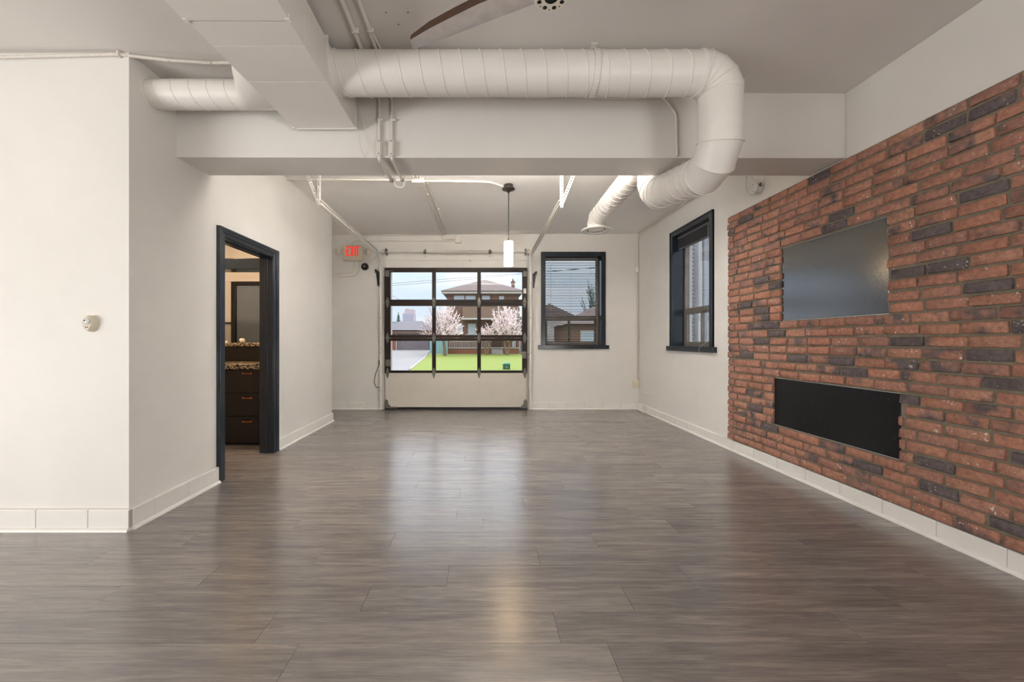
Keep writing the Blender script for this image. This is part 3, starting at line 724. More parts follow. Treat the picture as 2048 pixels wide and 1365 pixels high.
armoured('armoured_cable', [(-4.2, YF-.014, 2.985), (-3.0, YF-.014, 2.995), (-2.30, YF-.014, 3.012), (-2.2, YF+.01, 3.015), (-2.0, 2.50, 3.0), (-1.75, 2.53, 3.005), (-1.3, 2.54, 3.02)], .011, 'armoured cable along the top of the wall facing the viewer', rad=.12, clips=[(-2.29, YF-.014, 3.012)])
conduit('cable', [P(711,190,2.83), P(728,248,2.84), P(752,312,2.86), P(762,330,2.93), P(770,346,3.2)], .0022, 'thin straight wire slanting from the duct corner to the white connector', rad=.3, cat='cable', n=6)
conduit('cable', [P(717,262,2.84), P(722,298,2.84), P(734,322,2.92), P(752,342,3.1), P(768,352,3.22)], .0022, 'thin curved wire drooping below the beam beside the conduits', rad=.3, cat='cable', n=6)
pc = P(771, 351, 3.24); tag(MB().tube([pc-Vector((.018,0,-.012)), pc+Vector((.018,0,-.012))], .013, 10).build('wire_connector', M['white'], bevel=.003), 'small white wire connector hanging under the beam', 'connector')
conduit('flexible_conduit', [(-.735, 3.30, 2.58), (-.735, 3.30, 2.515), (-.66, 3.31, 2.49), (-.655, 3.31, 2.60)], .009, 'short flexible conduit loop hanging behind the beam edge', rad=.035)
ZB = lambda x: 3.06+(x+6)*.0028
z0_ = ZB(-.7)-.014
conduit('conduit', [(XL, 4.49, z0_), (-.80, 4.51, z0_)], .011, 'ceiling conduit from the left wall to the junction box behind the beam', clips=[((-1.25, 4.50, z0_), 'x')])
conduit('conduit', [(-.66, 4.53, z0_), (.10, 4.56, z0_), (.25, 4.66, z0_-.012)], .011, 'ceiling conduit from the junction box to the pendant lamp', rad=.2, clips=[((-.18, 4.55, z0_), 'x')])
conduit('conduit', [(-.695, 4.60, z0_), (-.690, 6.834, z0_), (-.690, 6.834, 2.985), (-.46, 6.834, 2.985)], .011, 'ceiling conduit running back to the square box over the door', rad=.09, clips=[((-.695, 4.95, z0_), 'y'), ((-.69, 6.55, z0_), 'y')])
conduit('conduit', [(-.635, 4.60, z0_), (-.60, 6.83, z0_), (-2.2, 6.835, 3.052)], .011, 'ceiling conduit turning left along the top of the back wall', rad=.09, clips=[((-.62, 5.5, z0_), 'y')])
conduit('conduit', [(-.46, 6.84, 2.960), (-2.25, 6.84, 2.955), (-2.25, 6.84, 2.86)], .010, 'wall conduit from the square box to the exit sign', rad=.08, clips=[((-1.55, 6.838, 2.957), 'x')])
jb = MB().box(-.80, -.66, 4.47, 4.60, ZB(-.7)-.055, ZB(-.7)+.002).build('junction_box', M['pipe'], bevel=.004); tag(jb, 'painted junction box on the ceiling where the conduits meet', 'junction box')
for x_ in (-.775, -.73, -.685): MB().tube([(x_, 4.47, z0_), (x_, 3.26, z0_)], .012, 10).build('conduit_stub', M['pipe'], jb)
for x_, y_ in ((-.77, 4.468), (-.69, 4.468)): MB().lathe((x_, y_, ZB(-.7)-.042), (0,-1,0), [(.005, 0), (.004, .003)], 8).build('screw', M['steel'], jb)
sb = MB().box(-.46, -.355, 6.80, YB, 2.915, 3.035).build('wall_box', M['pipe'], bevel=.004); tag(sb, 'square painted electrical box high on the back wall', 'electrical box')
for x_, z_ in ((-.445, 3.02), (-.37, 2.93)): MB().lathe((x_, 6.80, z_), (0,-1,0), [(.005, 0), (.004, .003)], 8).build('screw', M['steel'], sb)
conduit('conduit', [(2.738, 3.30, 3.058), (2.738, 6.832, 3.058), (2.738, 6.832, 2.50)], .010, 'conduit along the right wall corner of the ceiling down to the bead', rad=.1, clips=[((2.736, 3.9, 3.058), 'y'), ((2.736, 4.75, 3.058), 'y')])
bead = MB().lathe((2.722, 6.822, 2.39), (0,0,1), [(.012, 0), (.03, .012), (.037, .055), (.03, .10), (.012, .115)], 16).build('corner_sensor', M['white']); tag(bead, 'small oval white sensor in the corner of the back wall', 'sensor')
conduit('cable', [(2.742, 6.836, 2.39), (2.742, 6.836, .50)], .007, 'pair of thin pipes down the back corner, the wall side one', cat='cable')
conduit('cable', [(2.722, 6.838, 2.39), (2.722, 6.838, 1.55), (2.724, 6.838, .50)], .007, 'pair of thin pipes down the back corner, the window side one', cat='cable')
ob = MB().box(2.655, 2.75, 6.80, YB, .395, .515).build('outlet_box', M['cream'], bevel=.004); tag(ob, 'cream outlet box low in the back right corner', 'outlet')
MB().box(2.665, 2.70, 6.792, 6.80, .41, .50).build('receptacle', M['cream'], ob, bevel=.002)
MB().box(2.705, 2.745, 6.788, 6.80, .405, .49).build('receptacle', M['cream'], ob, bevel=.003)
conduit('water_pipe', [(2.748, 6.35, .335), (2.69, 6.35, .335), (2.69, 6.50, .335), (2.69, 6.50, .0)], .009, 'little white bent pipe rising from the floor by the right corner', rad=.02, cat='pipe', m='white')
# round junction box on the right wall with its loops of cable
sx_ = MB().lathe((XR, 3.86, 2.715), (-1,0,0), [(.05, 0), (.05, .062), (.056, .064), (.056, .070), (.05, .074)], 24).build('round_box', M['white']); tag(sx_, 'round white electrical box with looping cables above the brick', 'electrical box')
for pts in ([(2.715, 3.86, 2.76), (2.70, 3.90, 2.84), (2.72, 3.95, 2.95), (2.74, 3.95, 3.07)], [(2.70, 3.90, 2.66), (2.69, 3.97, 2.72), (2.70, 3.99, 2.84), (2.73, 3.98, 3.07)], [(2.725, 3.79, 2.72), (2.71, 3.74, 2.74), (2.715, 3.75, 2.84), (2.735, 3.80, 3.07)]):
    MB().tube(fillet(pts, .06, 5), .007, 8).build('cable_loop', M['white'], sx_)
MB().lathe((2.722, 3.805, 2.725), (0,-1,0), [(.016, 0), (.016, .014), (.009, .016), (.009, .004)], 14).build('cable_grommet', M['steel'], sx_)
for q in (.036, -.036): MB().lathe((2.686, 3.86, 2.715+q), (-1,0,0), [(.004, 0), (.003, .003)], 8).build('screw', M['black'], sx_)

# ------------------------------------------------------------------ made-up trough lamp around the fill light behind the beam
sl_ = empty('fill_uplight', (-.3, 3.33, 2.66), 'added fill light in a white trough hidden behind the deep beam', 'lamp')
M['tube'] = mat('fill_tube_glow', (255, 250, 242), .4, emit=(255, 244, 230), estr=FILL_GLOW)
MB().box(-.95, 1.2, 3.272, 3.315, 2.652, 2.73).build('fill_housing', M['white'], sl_, bevel=.006)
MB().tube([(-.91, 3.352, 2.663), (1.16, 3.352, 2.663)], .006, 10).build('fill_dummy_tube', M['tube'], sl_)
MB().box(-.95, 1.2, 3.312, 3.392, 2.650, 2.654).box(-.95, 1.2, 3.386, 3.392, 2.650, 2.694).build('fill_trough', M['white'], sl_)
for x_ in (-.94, 1.19): MB().box(x_-.01, x_+.01, 3.31, 3.39, 2.652, 2.696).build('trough_end', M['white'], sl_, bevel=.002)

# ------------------------------------------------------------------ ceiling fan
HX, HY, HZ = .304, 1.695, 2.70
fan = empty('ceiling_fan', (HX, HY, HZ), 'two blade propeller ceiling fan with undersides coloured as a silver sheen', 'fan')
stn = [(-.352, 1.934, 1.992, 0), (-.345, 1.926, 1.997, .001), (-.25, 1.866, 1.957, .004), (-.13, 1.800, 1.902, .008), (-.02, 1.742, 1.849, .012), (.08, 1.698, 1.802, .014), (.16, 1.678, 1.765, .014), (.215, 1.676, 1.738, .012), (.262, 1.682, 1.714, .010)]
bb = MB(); rows_ = []
for x, yl, yt, dz in stn:
    th = .030*min(1, (.36+x)*6+.35) if x < -.2 else .034
    c_ = yt-yl
    rows_.append([(x, yl, HZ-.008+dz), (x, yl+c_*.5, HZ-.012+dz*.4), (x, yt, HZ-.004), (x, yt+.001, HZ+.003), (x, yl+c_*.55, HZ+.022*th/.034+dz), (x, yl+.012, HZ+th+dz), (x, yl-.004, HZ+th*.8+dz), (x, yl-.003, HZ+th*.25+dz)])
for rw in rows_: bb.v += [Vector(p) for p in rw]
nn = 8
for i in range(len(rows_)-1):
    for k in range(nn):
        bb.f.append([i*nn+k, i*nn+(k+1) % nn, (i+1)*nn+(k+1) % nn, (i+1)*nn+k]); bb.m.append(0 if k in (0, 1) else 1)
bb.f.append(list(range(nn))[::-1]); bb.m.append(1); bb.f.append([(len(rows_)-1)*nn+k for k in range(nn)]); bb.m.append(1)
blade_me = bb.mesh('blade', [M['silver'], M['bladewood']], origin=Vector((HX, HY, HZ)), angle=40)
link('blade', blade_me, (HX, HY, HZ), fan); link('blade', blade_me, (HX, HY, HZ), fan, rot=(0, 0, PI))
rg = MB().lathe((HX, HY, HZ-.008), (0,0,1), [(.030, 0), (.072, 0), (.076, .004), (.076, .03), (.030, .03)], 40, cap=False).build('hub_ring', M['ringcream'], fan)
MB().lathe((HX, HY, HZ-.005), (0,0,1), [(.0302, 0), (.0302, .03)], 28).build('hub_core', M['black'], fan)
for k in range(8):
    an = 2*PI*k/8+.39
    if k % 1 == 0:
        MB().lathe((HX+.0535*math.cos(an), HY+.0535*math.sin(an), HZ-.0085), (0,0,1), [(.0098, 0), (.0098, .002)], 16).build('hub_hole', M['black'], rg)
        a2 = an+PI/8; MB().lathe((HX+.060*math.cos(a2), HY+.060*math.sin(a2), HZ-.0095), (0,0,1), [(.003, 0), (.004, .003)], 10).build('screw', M['steel'], rg)
MB().lathe((HX, HY, HZ+.012), (0,0,1), [(.05, 0), (.085, .02), (.085, .09), (.05, .13), (.018, .14), (.018, zc(HX)-HZ-.07), (.06, zc(HX)-HZ-.05), (.065, zc(HX)-HZ-.012)], 28).build('motor_housing', M['ringcream'], fan)
for k in range(3): pass

# screw holes left in the ceiling
for px, py, lb_ in ((816, 24, 'small ceiling screw nearest the tip of the fan blade'), (797, 48, 'small ceiling screw nearest the spiral duct, left of the fan blade tip'), (772, 24, 'small ceiling screw nearest the two ceiling conduits')):
    p_ = on_z(px, py, zc(-.4)); tag(MB().lathe(p_+Vector((0,0,.003)), (0,0,-1), [(.004, 0), (.004, .006), (.002, .007)], 8).build('ceiling_screw', M['steel']), lb_, 'screw', 'screws in the ceiling near the fan')

# ------------------------------------------------------------------ pendant lamp
PX_, PY_ = .325, 4.69
pl = empty('pendant_lamp', (PX_, PY_, 2.10), 'lit cylindrical frosted glass pendant lamp hanging before the sectional door', 'lamp')
M['shade'] = mat('frosted_lit_glass', (255, 236, 200), .3, emit=(255, 214, 150), estr=1.5)
M['bronze'] = mat('dark_bronze', (58, 52, 46), .35, metal=.6)
MB().lathe((PX_, PY_, 2.10), (0,0,1), [(.046, 0), (.0565, .002), (.058, .02), (.058, .285), (.054, .298), (.012, .300)], 32).build('shade', M['shade'], pl)
MB().lathe((PX_, PY_, 2.40), (0,0,1), [(.014, 0), (.014, .02), (.004, .04)], 14).build('socket_cap', M['bronze'], pl)
MB().tube([(PX_, PY_, 2.40), (PX_, PY_, 3.02)], .005, 8).build('cord', M['black'], pl)
MB().lathe((PX_, PY_, ZB(PX_)+.001), (0,0,-1), [(.055, 0), (.058, .04), (.078, .050), (.078, .056), (.03, .072), (.014, .088), (.008, .10)], 28).build('canopy', M['bronze'], pl)
pt = bpy.data.lights.new('pendant_bulb', 'POINT'); pt.energy = 5; pt.color = (1, .72, .42); pt.shadow_soft_size = .05
po = bpy.data.objects.new('pendant_bulb', pt); COL.objects.link(po); po.location = (PX_, PY_, 2.07)

# ------------------------------------------------------------------ sectional garage door
YD = 6.80; s_ = YD/F
gx = lambda px: (px-CX)*s_
gz = lambda py: CH+(CY-py)*s_
gd = empty('garage_door', (-.446, YD+.02, .02), 'dark brown sectional garage door with nine glass panes and a white bottom panel', 'door')
xs_ = [769, 780.7, 864, 871.5, 954.5, 961.8, 1044.5, 1054.7]
X = [gx(v) for v in xs_]
secs = [(535.3, 544, 599, 605.1), (605.5, 611.7, 670, 675.8), (676.2, 681.8, 741, 746.0)]
hx_ = [gx(775), gx(867.7), gx(958), gx(1049.5)]
def hinge_mesh():
    m = MB()
    for sg in (1, -1):
        m.prism([(-.030, -.004, sg*.006), (.030, -.004, sg*.006), (.026, -.004, sg*.030), (.006, -.004, sg*.092), (-.006, -.004, sg*.092), (-.026, -.004, sg*.030)][::sg], (0, .006, 0))
        for q in (.035, .06): m.lathe((0, -.004, sg*q), (0,-1,0), [(.006, 0), (.005, .004)], 8)
    m.tube([(-.034, -.008, 0), (.034, -.008, 0)], .008, 10)
    return m.mesh('hinge', M['steel'])
hme = hinge_mesh()
def section(zt, za, zb, z0):
    m = MB(); y0, y1 = YD, YD+.042
    zt, za, zb, z0 = gz(zt), gz(za), gz(zb), gz(z0)
    m.box(X[0], X[7], y0, y1, za, zt); m.box(X[0], X[7], y0, y1, z0, zb)
    for i in (0, 2, 4, 6): m.box(X[i], X[i+1], y0, y1, zb, za)
    f = m.build('section_frame', M['doorframe'], gd, bevel=.003)
    for i in (1, 3, 5):
        b = MB(); t = .012; yy0, yy1 = YD+.012, YD+.03
        xa, xb = X[i], X[i+1]
        g = MB().box(xa+.001, xb-.001, YD+.02, YD+.025, zb+.001, za-.001); g.build('pane', M['glass'], f, smooth=False)
    return f, z0
for sc_ in secs:
    f, z0 = section(*sc_)
    for x_ in hx_: link('hinge', hme, (x_, YD, z0), f)
    for x_, sg in ((hx_[0], -1), (hx_[3], 1)):
        MB().tube([(x_-.045, YD-.014, z0), (x_+.045, YD-.014, z0)], .004, 8).build('roller_pin', M['steel'], f)
bp = MB().box(X[0]+.004, X[7]-.004, YD+.001, YD+.042, .045, gz(746.4)).build('bottom_panel', M['doorpanel'], gd, bevel=.004)
for z_ in (.16, .29, .42, .54): MB().box(X[0]+.02, X[7]-.02, YD-.0006, YD+.004, z_-.0015, z_+.0015).build('panel_rib', M['doorpanel'], bp)
MB().box(X[0], X[7], YD+.004, YD+.04, .0005, .046).build('bottom_seal', M['black'], gd, bevel=.003)
for sg, x_ in ((1, X[0]+.004), (-1, X[7]-.004)):
    MB().prism([(x_, YD-.004, .03), (x_+sg*.10, YD-.004, .03), (x_+sg*.105, YD-.004, .07), (x_+sg*.07, YD-.004, .10), (x_+sg*.055, YD-.004, .17), (x_+sg*.02, YD-.004, .185), (x_, YD-.004, .15)], (0, -.012, 0)).build('bottom_bracket', M['steel'], gd, bevel=.002)
MB().box(X[0]+.10, X[0]+.23, YD-.025, YD-.002, .03, .055).build('foot_latch', M['steel'], gd, bevel=.003)
for sg, x_ in ((1, gx(775)), (-1, gx(1049.5))):
    MB().box(x_-.035, x_+.035, YD-.05, YD-.001, gz(554), gz(543)).build('top_bracket', M['steel'], gd, bevel=.003)
    MB().tube([(x_-sg*.06, YD-.03, gz(542)), (x_+sg*.11, YD-.03, gz(542))], .006, 8).build('roller_pin', M['steel'], gd)
MB().box(gx(771.5), gx(782), YD-.022, YD-.001, gz(732.5), gz(719)).build('lock_plate', M['steel'], gd, bevel=.004)
MB().box(gx(1044), gx(1053), YD-.022, YD-.001, gz(717), gz(703)).build('lock_plate', M['steel'], gd, bevel=.004)
MB().tube([(gx(1041), YD-.018, gz(708)), (gx(1060), YD-.018, gz(708))], .006, 8).build('slide_bolt', M['steel'], gd)
MB().box(gx(1046.5), gx(1052.5), YD-.012, YD-.001, gz(587), gz(577)).build('contact_plate', M['white'], gd, bevel=.002)
# header boards over the door
hd = MB().box(-1.69, .80, YB-.016, YB+.002, 2.472, 2.615); hd.box(-1.69, .80, YB-.012, YB+.002, 2.618, 2.80)
tag(hd.build('trim_1', M['wall'], bevel=.002), 'painted header boards above the sectional door', kind='structure')

def sweep(name, path, prof, m, parent=None, bevel=0):
    """prof: (across X, towards the inside of the bend)"""
    b = MB(); n = len(prof); path = [Vector(p) for p in path]
    for i, p in enumerate(path):
        d = (path[min(i+1, len(path)-1)]-path[max(i-1, 0)]).normalized()
        nn_ = Vector((0, -d.z, d.y)) if True else 0
        for a, c in prof: b.v.append(p+Vector((a, 0, 0))+nn_*c)
    for i in range(len(path)-1):
        for k in range(n): b.f.append([i*n+k, i*n+(k+1) % n, (i+1)*n+(k+1) % n, (i+1)*n+k]); b.m.append(0)
    b.f.append(list(range(n))[::-1]); b.m.append(0); b.f.append([(len(path)-1)*n+k for k in range(n)]); b.m.append(0)
    return b.build(name, m, parent, angle=25)
def perforated(name, a, b, w, parent, up):
    a, b = Vector(a), Vector(b); d = b-a; L = d.length; d.normalize(); sd = d.cross(Vector(up)).normalized(); m = MB()
    for q in (-1, 1): m.bar(a+sd*q*(w/2-.005), b+sd*q*(w/2-.005), .010, .003, up)
    k = int(L/.03)
    for i in range(k+1):
        p = a+d*(L*i/k); m.bar(p-sd*(w/2-.004), p+sd*(w/2-.004), .014, .0028, up)
    return m.build(name, M['track'], parent, smooth=False)
for sg, x_, lb_ in ((1, -1.752, 'white door track with perforated hangers, on the exit sign side'), (-1, .862, 'white door track with perforated hangers, on the window side')):
    tr_ = empty('door_track', (x_, 6.77, 0), lb_, 'track')
    prof = [(0, -.027), (0, .027), (sg*.03, .027), (sg*.03, .019), (sg*.026, .019), (sg*.026, .0235), (sg*.0035, .0235), (sg*.0035, -.0235), (sg*.026, -.0235), (sg*.026, -.019), (sg*.03, -.019), (sg*.03, -.027)]
    if sg < 0: prof = prof[::-1]
    zt = 2.685
    full = fillet([(x_, 6.755, .015), (x_, 6.755, zt), (x_, 4.20, zt+.008)], .36, 12)
    sweep('vertical_rail', full[:2], prof, M['track'], tr_)
    sweep('curved_rail', full[1:-1], prof, M['track'], tr_)
    sweep('horizontal_rail', full[-2:], prof, M['track'], tr_)
    MB().box(x_-sg*.002, x_-sg*.006, 6.74, YB, .015, 2.33).box(x_-sg*.04, x_-sg*.002, YB-.006, YB-.001, .015, 2.33).build('wall_angle', M['track'], tr_, bevel=.001)
    MB().box(x_-sg*.002, x_-sg*.006, 5.1, 6.5, zt-.03, zt+.045).box(x_-sg*.045, x_-sg*.002, 5.1, 6.5, zt+.04, zt+.045).build('reinforcing_angle', M['track'], tr_, bevel=.001)
    zh_ = ZB(x_)
    perforated('hanger', (x_-sg*.006, 4.225, zt-.03), (x_-sg*.006, 4.225, zh_), .036, tr_, (0, 1, 0))
    MB().box(x_-sg*.0, x_+sg*.003, 4.21, 4.245, zt-.03, zh_).build('hanger_leg', M['track'], tr_)
    perforated('hanger_brace', (x_-sg*.012, 4.23, zt+.01), (x_-sg*.17, 4.26, zh_), .036, tr_, (0, 1, 0))
    for z_ in (zt+.012, zt-.022): MB().lathe((x_-sg*.002, 4.222, z_), (0,-1,0), [(.008, 0), (.007, .006)], 8).build('bolt', M['steel'], tr_)
    for z_ in (.35, 1.0, 1.6, 2.2): MB().lathe((x_+sg*.012, 6.727, z_), (0,-1,0), [(.007, 0), (.006, .004)], 8).build('bolt', M['steel'], tr_)
# torsion spring shaft above the door
ts = empty('torsion_spring', (-.4, 6.75, 2.70), 'painted torsion spring shaft with drums above the sectional door', 'spring')
ZS, YS = 2.745, 6.76
MB().tube([(-1.80, YS, ZS), (.90, YS, ZS)], .0125, 12).build('shaft', M['pipe'], ts)
MB().tube(helix((-.955, YS, ZS), (.13, YS, ZS), .0235, .0095, 12), .0042, 5).build('coil', M['pipe'], ts)
for x_, lb_ in ((-.975, 0), (.145, 1)):
    MB().lathe((x_-.03, YS, ZS), (1,0,0), [(.018, 0), (.030, .012), (.030, .04), (.022, .06)], 16).build('spring_cone', M['steel'], ts)
    MB().prism([(x_-.012, YS+.03, ZS-.07), (x_+.012, YS+.03, ZS-.07), (x_+.012, YS+.03, ZS+.07), (x_-.012, YS+.03, ZS+.07)], (0, YB-YS-.03, 0)).build('bearing_bracket', M['pipe'], ts, bevel=.002)
    for q in (.035, -.035): MB().lathe((x_, YS-.02, ZS+q), (0,-1,0), [(.007, 0), (.006, .02)], 8).build('bolt', M['black'], ts)
for sg, x_ in ((1, -1.70), (-1, .81)):
    MB().lathe((x_-.02, YS, ZS), (1,0,0), [(.03, -.01), (.05, 0), (.042, .008), (.042, .032), (.052, .04), (.03, .05)], 20).build('cable_drum', M['pipe'], ts)
    MB().box(x_+sg*.045, x_+sg*.052, YS-.05, YB, ZS-.05, ZS+.06).build('end_plate', M['steel'], ts, bevel=.002)
    MB().tube([(x_, YS-.04, ZS-.02), (x_+sg*.03, YD-.02, .1)], .002, 5).build('lift_cable', M['steel'], ts)
MB().box(gx(938), gx(942), YS+.0, YB, gz(521), gz(508)).build('winding_bracket', M['pipe'], ts, bevel=.001)
# black spring bumpers either side of the door
for sg, x_, z_, lb_ in ((1, -1.83, 2.435, 'black wedge bracket on the wall under the exit sign'), (-1, .935, 2.40, 'black wedge bracket between the door track and the window')):
    b = MB(); yb = YB-.001
    b.prism([(x_+sg*.035, yb, z_-.02), (x_+sg*.03, yb, z_-.27), (x_+sg*.012, yb, z_-.27), (x_-sg*.015, yb, z_-.05), (x_-sg*.02, yb, z_-.02)], (0, -.035, 0))
    b.prism([(x_+sg*.035, yb, z_-.03), (x_+sg*.0, yb, z_+.01), (x_-sg*.035, yb, z_+.025), (x_-sg*.04, yb, z_-.005), (x_-sg*.02, yb, z_-.045)], (0, -.04, 0))
    o = b.build('wedge_bracket', M['black'], bevel=.003); tag(o, lb_, 'bracket')
    MB().lathe((x_-sg*.025, yb-.04, z_-.03), (0,-1,0), [(.014, 0), (.012, .012)], 10).build('knob', M['steel'], o)
lp = MB().tube(fillet([(-1.79, 6.84, .80), (-1.86, 6.835, .62), (-1.885, 6.835, .48), (-1.85, 6.835, .39), (-1.79, 6.838, .38)], .08, 5), .005, 6).build('pull_rope', M['black']); tag(lp, 'dark looped pull rope beside the foot of the door track', 'rope')
MB().box(-1.80, -1.775, 6.82, 6.85, .78, .86).build('rope_cleat', M['steel'], lp, bevel=.002)

# ------------------------------------------------------------------ exit sign, siren, sensor
ex = empty('exit_sign', (-2.27, 6.82, 2.6), 'cream exit sign with red letters and two emergency lamp heads', 'sign')
YX = 6.785; sx = YX/F
ex_x = lambda px: (px-CX)*sx
ex_z = lambda py: CH+(CY-py)*sx
MB().box(ex_x(686), ex_x(724.5), YX, YB, ex_z(521), ex_z(490.5)).build('housing', M['cream'], ex, bevel=.008)
lt = MB(); ly = YX-.0025; a0, a1 = ex_z(511.5), ex_z(492.5); H_ = a1-a0; wst = .020
def bar(x0, x1, z0, z1): lt.box(x0, x1, ly, YX+.001, z0, z1)
def dia(p): lt.prism([(x, ly, z) for x, z in p], (0, .0035, 0))
xe0, xe1 = ex_x(693), ex_x(698.8)
bar(xe0, xe0+wst, a0, a1); bar(xe0, xe1, a1-.022, a1); bar(xe0, xe1, a0, a0+.022); bar(xe0, xe1-.008, a0+H_*.5-.011, a0+H_*.5+.011)
EXl = [lt]; lt = MB(); x0, x1 = ex_x(700.2), ex_x(708.2)
dia([(x0, a0), (x0+wst+.002, a0), (x1, a1), (x1-wst-.002, a1)]); dia([(x1-wst-.002, a0), (x1, a0), (x0+wst+.002, a1), (x0, a1)]); EXl.append(lt)
lt = MB(); x0 = ex_x(709.4); bar(x0, x0+wst, a0, a1); EXl.append(lt)
lt = MB(); x0, x1 = ex_x(711.8), ex_x(718.2); xm = (x0+x1)/2; bar(x0, x1, a1-.022, a1); bar(xm-wst/2, xm+wst/2, a0, a1); EXl.append(lt)
lt = MB(); x0, x1 = ex_x(688.2), ex_x(692.2); zm = ex_z(502.5)
dia([(x0, zm-.004), (x1, zm-.024), (x1, zm-.012), (x0+.012, zm+.0)][::-1]); dia([(x0, zm+.004), (x1, zm+.024), (x1, zm+.012), (x0+.012, zm-.0)]); EXl.append(lt)
for q, nm in zip(EXl, ('letter', 'letter', 'letter', 'letter', 'arrow')): q.build(nm, M['red'], ex, smooth=False)
for pxa, pxb, xh, rz in ((678, 686, ex_x(675), .5), (724, 734, ex_x(735.5), -.55)):
    for q in (.024, -.024): MB().tube([(ex_x(pxa), YX+.03, ex_z(503)+q), (ex_x(pxb), YX+.03, ex_z(503)+q)], .006, 8).build('arm', M['cream'], ex)
    h = MB().box(-.035, .035, -.05, .02, -.055, .055).build('lamp_head', M['cream'], ex, bevel=.012, origin=Vector((0,0,0)))
    h.location = Vector((xh, YX+.02, ex_z(503)))-WORLD[ex.name]; h.rotation_euler = (.25, .35*(1 if rz < 0 else -.1), rz); WORLD[h.name] = Vector((0,0,0))
    ln = MB().lathe((0, -.048, 0), (0,-1,0), [(.028, 0), (.028, .006), (.02, .01)], 18).build('lens', M['sensorlens'], None, origin=Vector((0,0,0))); ln.parent = h; ln.location = (0, 0, 0)
cw_ = conduit('conduit', [(-2.225, 6.84, 2.62), (-2.225, 6.84, 2.40), (-2.75, 6.84, 2.385)], .011, 'conduit from under the exit sign curving left, the upper one', rad=.11, clips=[((-2.55, 6.838, 2.387), 'x')])
conduit('conduit', [(-2.135, 6.84, 2.62), (-2.135, 6.84, 2.342), (-2.75, 6.84, 2.335)], .011, 'conduit from under the exit sign curving left, the lower one', rad=.13, clips=[((-2.45, 6.838, 2.337), 'x')])
conduit('cable', [(-2.08, 6.83, 2.66), (-2.04, 6.83, 2.595), (-1.97, 6.83, 2.57), (-1.88, 6.82, 2.64), (-1.82, 6.80, 2.74)], .005, 'thin cable looping from the exit sign up to the door track', rad=.07, cat='cable', n=6)
conduit('cable', [(-2.13, 6.83, 2.90), (-2.10, 6.835, 2.96), (-2.05, 6.838, 2.975), (-1.98, 6.838, 3.05)], .006, 'thin cable rising behind the right lamp head of the exit sign', rad=.05, cat='cable', n=6)
sr = MB().lathe((-2.045, YB, 2.505), (0,-1,0), [(.062, 0), (.064, .01), (.062, .03), (.045, .045), (.02, .046)], 28).build('siren', M['black']); tag(sr, 'round black siren on the wall beneath the exit sign', 'siren')
MB().lathe((-2.05, YB-.046, 2.507), (0,-1,0), [(.022, 0), (.02, .004), (.008, .006)], 18).build('siren_grille', M['alu'], sr)
# egg shaped motion sensor on the wall facing us
pm = P(188, 646, YF); ms_ = empty('motion_sensor', (pm.x, YF-.02, pm.z-.05), 'cream egg shaped motion sensor on the wall facing the viewer', 'sensor')
n_ = 28; m = MB(); rings = [(1.0, 0), (1.02, .012), (1.0, .026), (.93, .034), (.80, .038), (.74, .037)]
def egg(k, sc_):
    an = 2*PI*k/n_; c_, s2 = math.cos(an), math.sin(an)
    return (c_*.033*sc_*(1+.16*s2 if s2 < 0 else 1), s2*(.047 if s2 > 0 else .055)*sc_)
for sc_, d_ in rings:
    for k in range(n_):
        u, v = egg(k, sc_); m.v.append(Vector((pm.x+u-.25*d_, YF-d_, pm.z+v)))
for i in range(len(rings)-1):
    for k in range(n_): m.f.append([i*n_+k, i*n_+(k+1) % n_, (i+1)*n_+(k+1) % n_, (i+1)*n_+k]); m.m.append(0)
m.f.append([(len(rings)-1)*n_+k for k in range(n_)]); m.m.append(0)
m.build('housing', M['cream'], ms_, angle=50)
q = Vector((pm.x-.009, YF-.034, pm.z+.010))
MB().lathe(q, (-.1,-1,0), [(.025, 0), (.022, .008), (.012, .014), (.003, .015)], 20).build('lens', M['sensorlens'], ms_)
MB().lathe(q+Vector((-.003,-.013,.003)), (-.1,-1,0), [(.006, 0), (.005, .003)], 12).build('eye', M['black'], ms_)
MB().box(q.x-.009, q.x+.008, YF-.040, YF-.036, pm.z-.030, pm.z-.025).build('led_window', M['darkjoint'], ms_, bevel=.001)

# ------------------------------------------------------------------ bar room behind the doorway
dc = empty('drawer_cabinet', (-2.69, 4.8, 0), 'dark three drawer cabinet seen through the navy doorway', 'cabinet')
MB().box(-3.35, -2.385, 4.50, 5.06, .02, .872).build('carcass', M['dark'], dc, bevel=.003)
for z0, z1, zhd in ((.607, .866, .827), (.338, .600, .545), (.03, .331, .275)):
    d_ = MB().box(-2.985, -2.395, 4.48, 4.499, z0, z1).build('drawer', M['dark'], dc, bevel=.003)
    hm = MB(); hxm = -2.69
    hm.tube(fillet([(hxm-.05, 4.478, zhd), (hxm-.045, 4.458, zhd), (hxm+.045, 4.458, zhd), (hxm+.05, 4.478, zhd)], .01, 3), .0045, 8)
    for q in (-1, 1): hm.prism([(hxm+q*.03, 4.477, zhd), (hxm+q*.045, 4.477, zhd+.012), (hxm+q*.063, 4.477, zhd), (hxm+q*.045, 4.477, zhd-.012)][::q], (0, -.006, 0))
    hm.build('handle', M['copper'], d_, bevel=.001)
o = MB().box(-3.45, -2.385, 4.45, 5.055, .874, .937).build('countertop', M['granite'], bevel=.006); tag(o, 'speckled granite worktop on the dark drawer cabinet', 'countertop')
bar_ = MB().box(-3.45, -2.385, 5.06, 5.14, .0, 1.13).build('counter_upstand', M['dark'], bevel=.003); tag(bar_, 'dark upstand wall behind the granite worktop carrying the ledge', 'partition')
